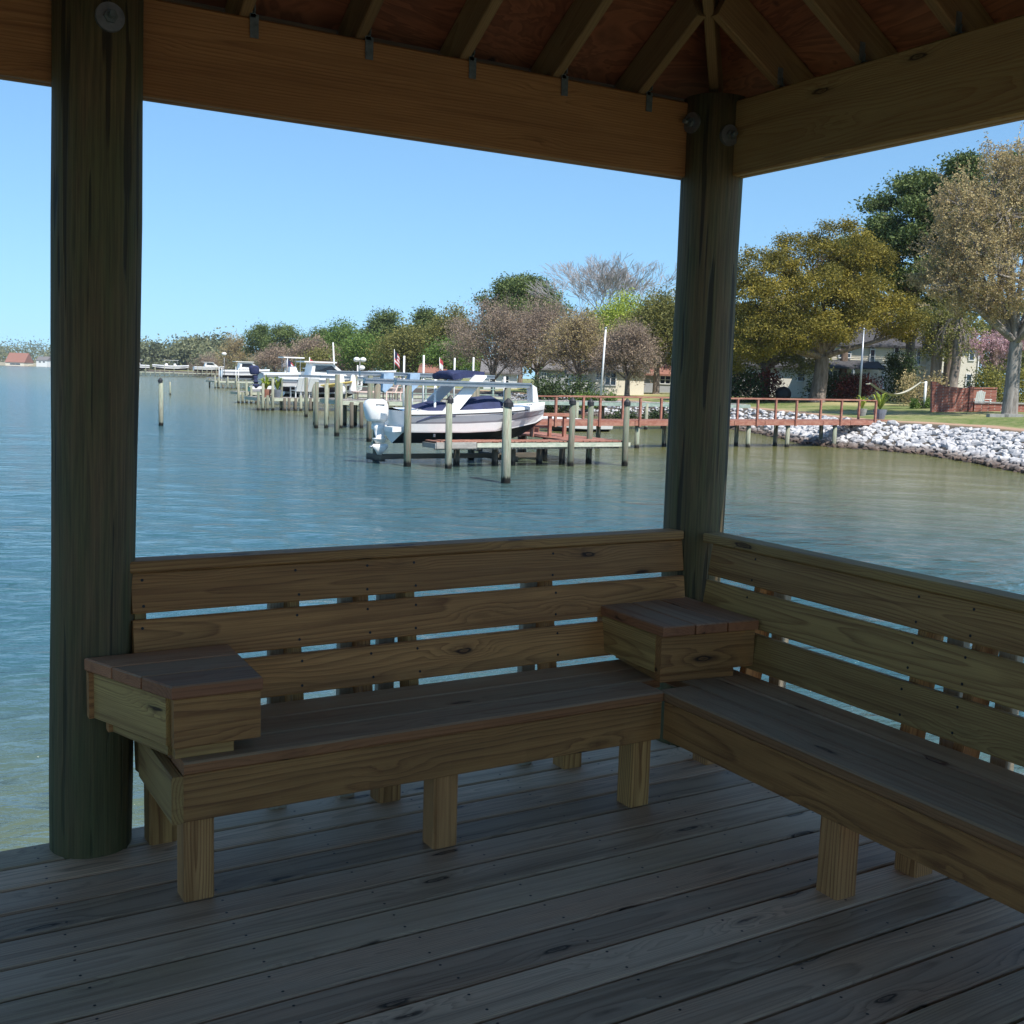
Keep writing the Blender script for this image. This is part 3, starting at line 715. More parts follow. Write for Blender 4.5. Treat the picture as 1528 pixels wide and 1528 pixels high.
def leafy(kindname,label,cat,base,H,Wd,seed,mat,bark,leaf=.16,N=9000,blobs=None,trunk_r=.3,fork=.25,group=None,flat=.2,clump=.5,lean=0,per=45,elong=1.2,twigs=0,twl=1.0,shell=.72,dens=2.2,spine=False):
    N=int(N*dens)
    g=np.random.default_rng(seed); o=thing(kindname,label,cat,base,group)
    if blobs is None:
        blobs=[]; nb=9
        for i in range(nb):
            a=i*2.4+g.uniform(-.4,.4); q=i/nb; rad=Wd*.5*(.62 if q<.7 else .3)*g.uniform(.75,1.1)
            z=H*(.42+.42*q); s=Wd*.5*g.uniform(.34,.52)*(1-.25*q)
            blobs.append((rad*math.cos(a),rad*math.sin(a),z,s,s,s*.72,1))
        blobs.append((0,0,H*.80,Wd*.24,Wd*.24,H*.19,1.2)); blobs.append((0,0,H*.55,Wd*.3,Wd*.3,H*.22,1.0))
    cc=clumps(g,blobs,per,1,shell); cc=cc[cc[:,2]>H*.12]
    n=N//len(cc)
    if twigs:
        cen=np.array([0,0,H*.45]); TW=np.repeat(cc,twigs,0)+g.normal(size=(len(cc)*twigs,3))*clump*.7; dr=TW-cen; dr/=np.linalg.norm(dr,axis=1)[:,None]; dr=dr*.8+g.normal(size=dr.shape)*.55+np.array([0,0,.35]); dr/=np.linalg.norm(dr,axis=1)[:,None]; ln=(twl*g.uniform(.5,1.2,len(TW)))[:,None]
        per_=max(1,N//len(TW)); P=(TW[:,None,:]+dr[:,None,:]*ln[:,None,:]*g.uniform(-.1,1,(len(TW),per_,1))+g.normal(size=(len(TW),per_,3))*leaf*.6).reshape(-1,3); n=per_*twigs
    else: P=(cc[:,None,:]+g.normal(size=(len(cc),n,3))*clump*np.array([1,1,.7])).reshape(-1,3)
    ct=np.repeat(g.uniform(.1,.9,len(cc)),n); tone=np.clip(ct*.55+g.uniform(0,.45,len(ct)),0,1)
    V,Q,T=leaf_cards(P,leaf,g,tone,flat,elong); 
    m=MB(); fz=H*fork; top=np.array([lean*H*.1,0,fz])
    m.tube([(0,0,-.4),(0,0,.15),(lean*fz*.2,0,fz*.5),tuple(top)],[trunk_r*1.6,trunk_r*1.15,trunk_r,trunk_r*.9],10,wob=.06,cap=False)
    for b_ in blobs:
        c=np.array(b_[:3]); pts=limb(m,(np.array([top[0],top[1],max(fz,c[2]-H*.05)]) if spine else top),c,trunk_r*.5,trunk_r*.16,g)
        sub=cc[np.argsort(((cc-c)**2).sum(1))[:6]]
        for s_ in (sub if twigs else sub[::2]): limb(m,pts[3],s_,trunk_r*.14,trunk_r*.03,g,3,sides=4)
    if twigs:
        bi=((cc[:,None,:]-np.array([b_[:3] for b_ in blobs])[None])**2).sum(2).argmin(1)
        for c_,k_ in zip(cc[::2],bi[::2]): limb(m,np.array(blobs[k_][:3])*.75+c_*.25,c_,max(.03,trunk_r*.09),.02,g,2,.1,3)
        w_=.012+leaf*.05; bb=np.cross(dr,g.normal(size=dr.shape)); bb/=np.linalg.norm(bb,axis=1)[:,None]; e0=TW-dr*ln*.3; e1=TW+dr*ln
        VV=np.stack([e0-bb*w_,e0+bb*w_,e1],1).reshape(-1,3); fast_mesh('twigs',VV,np.arange(len(VV)).reshape(-1,3),np.repeat(g.uniform(0,1,len(TW)),3),bark,o)
    m2=MB(); 
    if spine: m.tube([tuple(top),(top[0],top[1],(fz+H*.9)/2),(top[0]*1.2,top[1],H*.92)],[trunk_r*.88,trunk_r*.5,.05],8,cap=False)
    ob=m.build('trunk',bark); ob.parent=o
    cr=fast_mesh('crown',V,Q,T,mat,o)
    return o
def pine(kindname,label,base,H,Wd,seed,leaf=.2,N=9000,trunk_r=.3,group=None,lo=.45,lean=0,mat='lf_pine',tiers=7):
    N=int(N*2.6)
    g=np.random.default_rng(seed); o=thing(kindname,label,'pine tree',base,group); m=MB()
    top=np.array([lean*H,0,H*.95]); pts=[np.array([lean*H*q*q,0.15*math.sin(q*5)*q,H*.95*q]) for q in np.linspace(0,1,8)]; pts[0][2]=-.4
    m.tube(pts,[trunk_r*1.3*(1-.85*q)+.03 for q in np.linspace(0,1,8)],8,cap=False)
    cc=[]
    for i in range(tiers):
        q=lo+(1-lo)*(i+.3)/tiers; prof=math.sin(math.pi*min(1,(q-lo)/(1-lo)*.75+.22)); nb=g.integers(5,8)
        for k in range(nb):
            a=g.uniform(0,6.28); r=Wd*.5*prof*g.uniform(.55,1.05); z=H*q+g.uniform(-.3,.5)*H*.04
            s0=np.array([lean*H*q*q,0,H*(q-.03)]); e=np.array([s0[0]+r*math.cos(a),r*math.sin(a),z+r*.12])
            limb(m,s0,e,trunk_r*.22*(1.2-q),trunk_r*.05,g,4,.07,4)
            for w_ in np.linspace(.55,1.08,3): cc.append(s0+(e-s0)*w_+g.normal(size=3)*Wd*.04)
    for k in range(6): cc.append(top+g.normal(size=3)*np.array([Wd*.12,Wd*.12,H*.02]))
    cc=np.array(cc); n=N//len(cc); cs=Wd*.06
    P=(cc[:,None,:]+g.normal(size=(len(cc),n,3))*np.array([cs,cs,cs*.5])).reshape(-1,3)
    ct=np.repeat(g.uniform(.1,.9,len(cc)),n); tone=np.clip(ct*.5+g.uniform(0,.5,len(ct)),0,1)
    V,Q,T=leaf_cards(P,leaf,g,tone,0,1.5)
    ob=m.build('trunk',M['bark_pine']); ob.parent=o
    fast_mesh('crown',V,Q,T,M[mat],o); return o
def twiggy(kindname,label,cat,base,H,Wd,seed,bark,buds=None,nb=0,budsize=.1,trunk_r=.25,depth=6,fork=.2,stems=1,group=None,rmin=.018,spread=.62,up=.25,lean=0,kids=3,shape=None):
    """bare or budding tree: recursive branches, buds scattered along the twigs"""
    g=np.random.default_rng(seed); o=thing(kindname,label,cat,base,group); m=MB(); tips=[]
    def grow(p,d,L,r,k):
        d=d/np.linalg.norm(d); n=2 if k>2 else 3; q=p.copy(); pts=[p.copy()]; rr=[r]
        for i in range(n):
            d=d+g.normal(size=3)*.12+np.array([0,0,.04]); d/=np.linalg.norm(d); q=q+d*L/n; pts.append(q.copy()); rr.append(max(rmin,r*(1-.38*(i+1)/n)))
        m.tube(pts,rr,3 if k>=3 else 6,cap=False)
        if k>=depth-3: 
            for a_,b_ in zip(pts[:-1],pts[1:]): tips.append((a_,b_))
        if k<depth:
            for j in range(kids if k else kids+1):
                a=g.normal(size=3); a-=d*a.dot(d); a/=np.linalg.norm(a); s=spread*g.uniform(.6,1.25) if j else spread*.35
                nd=d*math.cos(s)+a*math.sin(s)+np.array([0,0,up*.3]); st=pts[-1] if j%2==0 else pts[-2]+(pts[-1]-pts[-2])*g.uniform(.2,.9)
                if shape is not None:
                    rel=st-np.array([0,0,H*.55]); rel=rel/np.array([Wd*.5,Wd*.5,H*.45]); 
                    if (rel**2).sum()>1.15: continue
                grow(st,nd,L*g.uniform(.66,.86),max(rmin,rr[-1]*(.72 if j else .85)),k+1)
    tot=sum(.76**i for i in range(depth+1)); L0=H*(1-fork)/tot*1.35
    for s_ in range(stems):
        a=6.28*s_/max(1,stems)+g.uniform(0,1); dd=np.array([math.cos(a)*.35,math.sin(a)*.35,1]) if stems>1 else np.array([lean,0,1.0])
        bs=np.array([0,0,-.3]); f=bs+dd/np.linalg.norm(dd)*(H*fork+.3); m.tube([bs,(bs+f)/2+g.normal(size=3)*.05,f],[trunk_r*1.35,trunk_r,trunk_r*.85],9,cap=False,wob=.05)
        for j in range(4 if stems==1 else 3):
            b2=6.28*j/4+g.uniform(0,1.5); s2=spread*(.9 if j else .2); nd=np.array([math.cos(b2)*math.sin(s2),math.sin(b2)*math.sin(s2),math.cos(s2)])
            grow(f,nd,L0,trunk_r*.6,1)
    # fit to the wanted height and width
    V=np.array(m.v); zmax=V[:,2].max(); rx=np.percentile(np.abs(V[:,:2]),97); sz=H/zmax; sx=(Wd*.5)/rx if rx>0 else 1
    low=np.clip(V[:,2]/(H*fork+.01),0,1); f_=1+(sx-1)*low
    m.v=[(v[0]*k,v[1]*k,v[2]*sz) for v,k in zip(V,f_)]
    ob=m.build('trunk',bark); ob.parent=o
    if buds is not None:
        T0=np.array([t[0] for t in tips]); T1=np.array([t[1] for t in tips]); idx=g.integers(0,len(T0),nb); q=g.uniform(0,1,nb)[:,None]
        P=T0[idx]*(1-q)+T1[idx]*q; P=P*np.array([sx,sx,sz])+g.normal(size=P.shape)*budsize*.9
        V,Q,T=leaf_cards(P,budsize,g,np.clip(g.uniform(0,1,nb),0,1),0,1.0); fast_mesh('crown',V,Q,T,buds,o)
    return o
def th(px,topy,t,base):    # height of a tree whose top is seen at topy
    return fac(px,topy,t).z-base.z
def wpx(wd,t): return wd*t/FL*1.03
def place(fn,px,topy,wd,t,*a,**k):
    b=gpt(px,t); H=th(px,topy,t,b); W_=wpx(wd,t); return b,H,W_
# --- big trees on the right
b=gpt(1219,96); H=th(1219,345,96,b)
u=wpx(1,96)
def BX(px,py,dep,rx,ry,rz,w=1): # blob from picture position relative to tree base
    p=fac(px,py,96+dep); return (p.x-b.x,p.y-b.y,p.z-b.z,rx,ry,rz,w)
bl_=[BX(1140,405,0,2.6,2.8,1.9,1),BX(1195,385,1,3.2,3,2.2,1.2),BX(1250,370,0,3.0,3,2.0,1.2),BX(1290,395,1,2.4,2.5,1.9,.9),BX(1120,450,-1,1.9,2.4,2.0,.9),BX(1160,455,-3,3.0,2.6,2.2,1.1),
     BX(1230,440,-3,3.2,2.6,2.3,1.2),BX(1290,450,-2,2.7,2.5,2.0,1),BX(1335,470,-1,2.5,2.4,1.7,1),BX(1370,492,0,1.5,1.7,1.2,.6),BX(1130,505,-3,2.4,2.2,1.5,.9),BX(1180,495,-4,2.6,2,1.4,.9),
     BX(1250,486,-4,2.8,2,1.0,.7),BX(1105,530,-1,1.4,1.6,1.2,.4)]
leafy('oak_tree','huge spreading golden olive live oak with a leaning trunk in front of the cream house','tree',b,H,18,11,M['lf_oak'],M['bark_oak'],leaf=.17,N=52000,blobs=bl_,trunk_r=.62,fork=.27,clump=.42,lean=.25,per=38)
b=gpt(1140,101); H=th(1140,440,101,b)
leafy('oak_tree','shaded smaller oak left of the huge golden oak, its dark trunk forking low','tree',b,H,11,12,M['lf_olive'],M['bark_oak'],leaf=.17,N=15000,trunk_r=.45,fork=.3,clump=.6)
b=gpt(1355,88); H=th(1320,238,88,b)
b=gpt(1352,104); H=th(1325,236,104,b); W_=wpx(215,104); leafy('pine_tree','tallest pine behind the golden oak, rising bare trunked above the two storey house','pine tree',b,H,W_,21,M['lf_pine'],M['bark_pine'],leaf=0.24,N=26000,blobs=pads(W_,H,21,30,0.43,0.10),trunk_r=.42,fork=.4,clump=0.55,per=15,shell=.3,spine=True,elong=1.5)
b=gpt(1412,100); H=th(1410,220,100,b); W_=wpx(150,100); leafy('pine_tree','pine with a bushy top just left of the big tan budding tree, behind it','pine tree',b,H,W_,22,M['lf_pine'],M['bark_pine'],leaf=0.24,N=20000,blobs=pads(W_,H,22,24,0.5,0.105),trunk_r=.42,fork=.4,clump=0.55,per=15,shell=.3,spine=True,elong=1.5)
b=gpt(1478,106); H=th(1470,208,106,b); W_=wpx(110,106); leafy('pine_tree','pine behind the crown of the tan budding tree at the right picture edge','pine tree',b,H,W_,23,M['lf_pine'],M['bark_pine'],leaf=0.24,N=11000,blobs=pads(W_,H,23,14,0.6,0.15),trunk_r=.42,fork=.4,clump=0.55,per=15,shell=.3,spine=True,elong=1.5)
b=gpt(1255,118); H=th(1245,338,118,b); W_=wpx(90,118); leafy('pine_tree','low pine top peeping out behind the left shoulder of the golden oak','pine tree',b,H,W_,24,M['lf_pine'],M['bark_pine'],leaf=0.24,N=7000,blobs=pads(W_,H,24,12,0.6,0.15),trunk_r=.42,fork=.4,clump=0.55,per=15,shell=.3,spine=True,elong=1.5)
leafy('ivy_clad_tree','stout trunk wrapped in dark ivy between the house and the right wing','tree',gpt(1393,92),th(1380,430,92,gpt(1393,92)),2.8,25,M['lf_olive'],M['bark_oak'],leaf=.16,N=1800,trunk_r=.45,fork=.52,clump=.42,per=26)
leafy('cedar_tree','leaning dark trunked tree in front of the right wing of the house','tree',gpt(1418,90),th(1435,425,90,gpt(1418,90)),3.6,26,M['lf_olive'],M['bark_oak'],leaf=.17,N=900,trunk_r=.36,fork=.72,clump=.4,lean=.25,per=20)
b=gpt(1508,67)
def BT(px,py,dep,r,rz,w=1):
    p=fac(px,py,67+dep); return (p.x-b.x,p.y-b.y,p.z-b.z,r,r,rz,w)
tb=[BT(1525,250,0,1.9,1.6),BT(1480,270,0,1.9,1.7),BT(1570,280,0,2.2,1.9),BT(1440,310,-.5,1.7,1.5),BT(1500,320,-2,2.2,1.8,1.2),BT(1550,350,-1,2.4,1.9,1.2),BT(1410,370,0,1.5,1.3,.9),BT(1455,375,-2,1.8,1.5),BT(1600,380,0,2.2,1.9),
    BT(1395,415,.5,1.1,1.0,.6),BT(1430,430,-1.5,1.6,1.2),BT(1490,410,-3,2.0,1.4),BT(1540,430,-3,2.0,1.4),BT(1465,455,-1,1.5,.9,.7),BT(1600,440,-1,2,1.4),BT(1510,360,2,3,2.4,1.4),BT(1450,330,3,2,2,1)]
leafy('budding_tree','big grey trunked tree with tan buds at the right picture edge by the brick wall','tree',b,th(1515,208,67,b),15,31,M['lf_bud'],M['bark_grey'],leaf=.12,N=30000,blobs=tb,trunk_r=.40,fork=.27,clump=.42,per=34,twigs=6,twl=.75,shell=.45)
b=gpt(1475,104)
twiggy('blossom_tree','pink blossoming tree behind the brick wall, right of the cream house','tree',b,th(1475,490,104,b),wpx(105,104),33,M['twig'],M['lf_pink'],9000,.13,trunk_r=.16,depth=5,fork=.25,spread=.6)
# --- middle distance
b=gpt(775,205); H=th(768,404,205,b); W_=wpx(128,205); leafy('pine_tree','broad green pine crown standing above the reddish budding trees','pine tree',b,H,W_,41,M['lf_pine'],M['bark_pine'],leaf=0.36,N=14000,blobs=pads(W_,H,41,22,0.66,0.17),trunk_r=.42,fork=.4,clump=0.8,per=15,shell=.3,spine=True,elong=1.5)
b=gpt(905,175); twiggy('bare_tree','tall leafless tree with fine grey twigs above the lime green tree','tree',b,th(905,378,175,b),wpx(175,175),42,M['bark_pale'],None,0,trunk_r=.38,depth=7,fork=.3,spread=.42,kids=3,rmin=.021)
b=gpt(735,125); leafy('budding_tree','reddish brown budding tree with several stems, left of its twin behind the boat','tree',b,th(735,443,125,b),wpx(150,125),43,M['lf_budr'],M['bark_oak'],leaf=.15,N=8000,trunk_r=.26,fork=.22,clump=.6,per=34,twigs=9,twl=1.1,shell=.35)
b=gpt(800,128); leafy('budding_tree','reddish brown budding tree right of its twin, its round crown under the broad pine','tree',b,th(800,446,128,b),wpx(160,128),44,M['lf_budr'],M['bark_oak'],leaf=.15,N=8000,trunk_r=.26,fork=.22,clump=.6,per=34,twigs=9,twl=1.1,shell=.35)
b=gpt(862,118); leafy('budding_tree','olive brown budding tree over the small garage, left of the white flagpole','tree',b,th(862,462,118,b),wpx(120,118),45,M['lf_bud'],M['bark_oak'],leaf=.15,N=8000,trunk_r=.26,fork=.22,clump=.6,per=34,twigs=9,twl=1.1,shell=.35)
b=gpt(935,112); leafy('budding_tree','brown budding tree with crooked bare stems right of the white flagpole','tree',b,th(935,482,112,b),wpx(95,112),46,M['lf_budr'],M['bark_oak'],leaf=.15,N=8000,trunk_r=.26,fork=.22,clump=.6,per=34,twigs=9,twl=1.1,shell=.35)
b=gpt(925,150); leafy('lime_tree','bright lime green tree in new leaf under the tall leafless tree','tree',b,th(922,436,150,b),wpx(115,150),47,M['lf_lime'],M['bark_oak'],leaf=.26,N=9000,clump=.8)
b=gpt(978,122); leafy('oak_tree','dark olive oak immediately left of the corner post','tree',b,th(978,432,122,b),wpx(100,122),48,M['lf_olive'],M['bark_oak'],leaf=.22,N=14000,clump=.75,trunk_r=.35)
b=gpt(1020,132); leafy('oak_tree','oak mostly hidden behind the corner post','tree',b,th(1020,430,132,b),wpx(90,132),49,M['lf_olive'],M['bark_oak'],leaf=.24,N=9000,clump=.8)
b=gpt(668,190); leafy('broadleaf_tree','fresh green bushy tree between the boat arch and the olive tree behind','tree',b,th(668,508,190,b),wpx(75,190),50,M['lf_green'],M['bark_oak'],leaf=.34,N=7000,clump=.9,fork=.12)
b=gpt(672,215); leafy('broadleaf_tree','yellowish olive tree just left of the broad pine','tree',b,th(672,456,215,b),wpx(75,215),51,M['lf_olive'],M['bark_oak'],leaf=.36,N=7000,clump=1.0)
far=[(632,458,46,260,'p','small dark pine sticking up left of the yellowish olive tree'),(600,488,90,225,'o','brown olive oak above the flag on its pole'),(572,462,66,255,'p','rounded dark pine left of the small flag'),
 (545,500,90,240,'g','green tree behind the twin globe lamp post'),(510,476,66,290,'g','mid green tree crown with a flat top behind the sailboat mast'),(478,490,60,300,'p','pine with a thin crown left of the sailboat mast'),
 (462,505,70,270,'b','brown budding tree behind the pink flag, above the dock boats'),(425,482,60,330,'p','dark pine with two separate tops over the far lifts'),(388,482,56,340,'p','wide topped dark pine at the left of the pine cluster'),
 (410,520,70,310,'b','brown thicket of a tree under the pine cluster'),(350,497,52,360,'t','pale tan budding tree behind the single lamp post'),(312,527,56,420,'b','low brown tree at the left end of the wooded shore'),
 (530,520,80,250,'b','brown budding tree beside the twin globe lamp post'),(625,510,70,230,'o','olive tree above the terracotta roofed house'),(488,525,90,265,'o','low olive tree behind the mast base')]
for i,(px,ty,wd,t,kd,lb) in enumerate(far):
    b=gpt(px,t); H=th(px,ty,t,b); W_=wpx(wd,t)
    if kd=='p': leafy('pine_tree',lb,'pine tree',b,H,W_,60+i,M['lf_pine'],M['bark_pine'],leaf=.42,N=4500,blobs=pads(W_,H,60+i,12,.5,.2,flat=.5),trunk_r=.35,fork=.4,clump=1.0,per=14,shell=.3,spine=True,elong=1.4)
    elif kd in 'og': leafy('broadleaf_tree',lb,'tree',b,H,W_,60+i,M['lf_olive' if kd=='o' else 'lf_green'],M['bark_oak'],leaf=.42,N=5000,clump=1.1,fork=.15)
    else: leafy('budding_tree',lb,'tree',b,H,W_,60+i,M['lf_budr' if kd=='b' else 'lf_bud'],M['bark_oak'],leaf=.36,N=3000,trunk_r=.25,fork=.18,clump=.9,per=22,twigs=6,twl=1.6,shell=.4)
# --- woods behind everything: nobody could count them
def woods(name,spec,leaf,N,seed,mat,per=1):
    g=np.random.default_rng(seed); P=[];T=[]
    for px0,px1,ty0,ty1,t0,t1,dens in spec:
        n=int(N*dens); k=max(8,int((px1-px0)/7)); cc=[]
        for j in range(k*5):
            q=g.random(); px=px0+(px1-px0)*q; t=t0+(t1-t0)*q+g.uniform(0,.12)*t0; b=fac(px,560,t); gz=-.2
            topz=fac(px,ty0+(ty1-ty0)*q+7*math.sin(px*.21+seed)+4*math.sin(px*.53),t).z
            z=gz+(topz-gz)*g.uniform(.12,1)**.8; cc.append((b.x,b.y,z,t))
        cc=np.array(cc); m=n//len(cc); s=(cc[:,3]*.0055)[:,None,None]
        P.append((cc[:,None,:3]+g.normal(size=(len(cc),m,3))*s*np.array([1,1,.62])).reshape(-1,3)); ct=np.repeat(g.uniform(0,.7,len(cc)),m); T.append(np.clip(ct+g.uniform(0,.3,len(ct)),0,1))
    P=np.concatenate(P);T=np.concatenate(T); V,Q,TT=leaf_cards(P,leaf*1.5,g,T,.1,1.0); o=fast_mesh(name,V,Q,TT,mat,None); o['kind']='stuff'; return o
woods('woodland_behind_houses',[(560,1110,492,450,260,215,.55),(1090,1560,452,440,215,175,.45)],.60,42000,91,M['lf_olive'])
woods('woodland_left_shore',[(300,600,532,500,470,300,1)],.6,22000,92,M['lf_far'])
woods('far_wood',[(180,345,522,514,700,600,1)],1.2,32000,93,M['lf_far'])
woods('far_wood_across_water',[(-60,110,521,519,1250,1250,1)],1.4,14000,94,M['lf_far'])
# --- hedges and shrubs
def shrub(name,label,cat,px,t,w,h,mat,seed,n=2500,leaf=.1,depth=1.2,group=None):
    b=gpt(px,t); g=np.random.default_rng(seed); o=thing(name,label,cat,b,group)
    c=g.uniform(-1,1,size=(max(14,n//60),3)); c[:,2]=g.uniform(.1,1,len(c)); rad=np.sqrt(np.maximum(0.05,1-.35*c[:,2]**2))
    cc=np.stack([RH[0]*c[:,0]*w/2*rad+FH[0]*c[:,1]*depth/2,RH[1]*c[:,0]*w/2*rad+FH[1]*c[:,1]*depth/2,c[:,2]*h*.9],-1)
    P=(cc[:,None,:]+g.normal(size=(len(cc),n//len(cc),3))*min(w,h)*.14).reshape(-1,3); P[:,2]=np.abs(P[:,2])
    V,Q,T=leaf_cards(P,leaf*1.5,g,np.clip(np.repeat(g.uniform(0,.6,len(cc)),n//len(cc))+g.uniform(0,.4,len(P)),0,1)); fast_mesh('foliage',V,Q,T,mat,o)
    m=MB()
    for k in range(5):
        a=g.uniform(0,6.28); m.tube([(0,0,-.1),(math.cos(a)*w*.1,math.sin(a)*w*.1,h*.4),(math.cos(a)*w*.2,math.sin(a)*w*.2,h*.75)],[.04,.03,.015],4,cap=False)
    s=m.build('stem',M['bark_oak']); s.parent=o
shrub('hedge','clipped yellow green hedge crossed by the white flagpole','hedge',895,86,4.4,1.35,M['lf_hedge'],201,6000,.11)
shrub('hedge','dark green hedge right of the yellow green hedge','hedge',962,88,7,1.5,M['lf_dark'],202,6000,.12)
shrub('shrub','small round green shrub in front of the dark green hedge','shrub',955,80,1.5,.6,M['lf_green'],203,1500,.09)
shrub('shrub','low yellowish shrub on the lawn left of the clipped hedge','shrub',842,92,2.4,.8,M['lf_hedge'],204,1800,.1)
shrub('shrub','big dark evergreen shrub by the white garage','shrub',838,104,6,3.2,M['lf_dark'],205,6000,.15,2.5)
shrub('shrub','bright green shrub under the house windows, behind the clipped hedge','shrub',885,100,4.2,1.5,M['lf_green'],206,3000,.12)
shrub('conifer','dark pointed evergreen by the stucco wall of the cream house','shrub',1338,99,2.6,4.6,M['lf_dark'],207,5000,.14,2)
shrub('shrub','shrub with bare brownish twigs at the hammock end','shrub',1375,86,3.2,2.5,M['lf_bud'],208,2600,.11,1.5)
shrub('shrub','low deep green clump at the foot of the white hammock post','shrub',1378,80,1.8,.75,M['lf_green'],209,1800,.09)
shrub('shrub','rounded dark shrub under the left window of the low wing','shrub',1122,99,4.6,2.6,M['lf_red'],210,4000,.14,2)
shrub('shrub','dark shrub right of the oak trunk, below the french windows','shrub',1245,99,4.6,2.4,M['lf_dark'],211,4200,.14,2)
shrub('shrub','wine red shrub below the porch','shrub',1278,98,4.0,2.2,M['lf_red'],212,3500,.13,1.6)
shrub('shrub','tall dark shrub between the house corner and the pink tree','shrub',1468,99,3.0,3.2,M['lf_dark'],213,3200,.13,2)
shrub('shrub','yellow green bush right of the pink tree','shrub',1500,92,4.5,3.2,M['lf_hedge'],214,4500,.13,2)
shrub('shrub','dark bush behind the oak trunk on the left wing','shrub',1085,97,6,3.4,M['lf_dark'],215,4500,.15,2)
# ================================================================== DOCKS
def pile(m,x,y,zt,r=.112,mi=0,zb=-2.4):
    l=random.uniform(-.025,.025); k=random.uniform(-.025,.025)
    m.tube([(x,y,zb),(x+l*.5,y+k*.5,(zb+zt)/2),(x+l,y+k,zt)],[r*1.06,r,r*.94],12,wood=True,wob=.03)
def piling(parent,x,y,zt,mat='piling',r=.112,cap=None,label=None,cat=None,group=None):
    m=MB(); pile(m,x,y,zt,r)
    if parent is None:
        o=thing('piling',label,cat or 'piling',(x,y,WATER),group); p=m.build('pole',M[mat],o)
    else: o=parent; p=m.build('piling',M[mat],parent)
    if cap: 
        c=MB(); c.tube([(x,y,zt-.10),(x,y,zt+.03),(x,y,zt+.16)],[r*1.12,r*1.1,.02],12,smooth=False); c.build('piling_cap',M['dark' if cap=='d' else 'pvc'],p)
    return o
def planks(m,x0,x1,y0,y1,z,along='y',w=.145,th=.04):
    # decking: boards across the walkway
    if along=='y':
        x=x0
        while x<x1-.02:
            m.box((x,y0+random.uniform(-.03,.03),z-th),(min(x+w-.012,x1),y1+random.uniform(-.03,.03),z+random.uniform(-.003,.003))); x+=w
    else:
        y=y0
        while y<y1-.02: m.box((x0+random.uniform(-.03,.03),y,z-th),(x1+random.uniform(-.03,.03),min(y+w-.012,y1),z)); y+=w
d1=thing('dock','red stained boat dock with pale fascia in front of the white motorboat','dock',(20,34,WATER))
m=MB(); planks(m,16.7,24.6,33.15,34.05,-.69,'y'); planks(m,22.4,24.5,34.05,42.9,-.69,'y'); m.build('deck',M['red_deck'],d1)
m=MB(); m.box((18.2,33.06,-.90),(24.7,33.10,-.75)); m.build('fascia',M['fascia'],d1)
m=MB(); m.box((16.65,33.06,-.93),(18.17,33.11,-.72)); m.box((16.62,33.1,-.93),(16.66,34.1,-.76)); m.box((24.52,33.1,-.95),(24.58,42,-.75)); m.box((16.8,33.5,-1.0),(24.5,33.58,-.8)); m.build('dock_frame',M['grey_deck'],d1)
for (px,py,tp,mat,cap) in ((669,699,597,'piling_p','d'),(851,695,599,'piling','d'),(932,695,601,'piling','d')):
    q=onz(px,py,WATER); q.y=33.0; q=Vector((ony(px,py,33.0).x,33.0,0)); piling(d1,q.x,33.0,ony(px,tp,33.0).z,mat,.115,cap)
q=onz(880,694,WATER); piling(d1,ony(880,640,34.3).x,34.3,ony(880,601,34.3).z,'piling',.115,'d')
for x,y in ((17.9,34.0),(19.4,33.9),(20.1,33.9),(21.3,34.0),(22.5,34.3),(24.4,36.6),(22.6,37.5),(24.4,40.2),(24.4,38.5),(22.7,41),(24.4,42.6)): piling(d1,x,y,-.74,'piling_d',.115)
# bench rail on the platform
m=MB(); yb=35.6
for px in (775,794,820,842): x=ony(px,640,yb).x; m.box((x-.06,yb-.06,-.69),(x+.06,yb+.06,ony(px,621,yb).z))
xa,xb=ony(776,620,yb).x,ony(848,620,yb).x; zb=ony(812,619,yb).z; m.box((xa,yb-.12,zb-.05),(xb,yb+.16,zb+.07)); m.box((xa,yb+.2,-.35),(xb-.6,yb+.7,-.28)); m.box((xa,yb+.9,-.22),(xb-.3,yb+1.4,-.15)); m.box((xa,yb+1.6,-.60),(xb-.3,yb+1.7,-.25)); m.build('bench_rail',M['red_deck'],d1)
piling(None,ony(755,720,28.2).x,28.2,ony(755,602,28.2).z,'piling_p',.14,'d','weathered lone piling standing nearest to us in front of the boat dock')
piling(None,ony(240,635,60.5).x,60.5,ony(240,568,60.5).z,'piling_p',.125,'d','lone pale piling out in open water right of the left gazebo post')
piling(None,ony(254,580,130).x,130,ony(254,570,130).z,'piling_p',.1,None,'thin distant stake in the water just behind the lone pale piling')
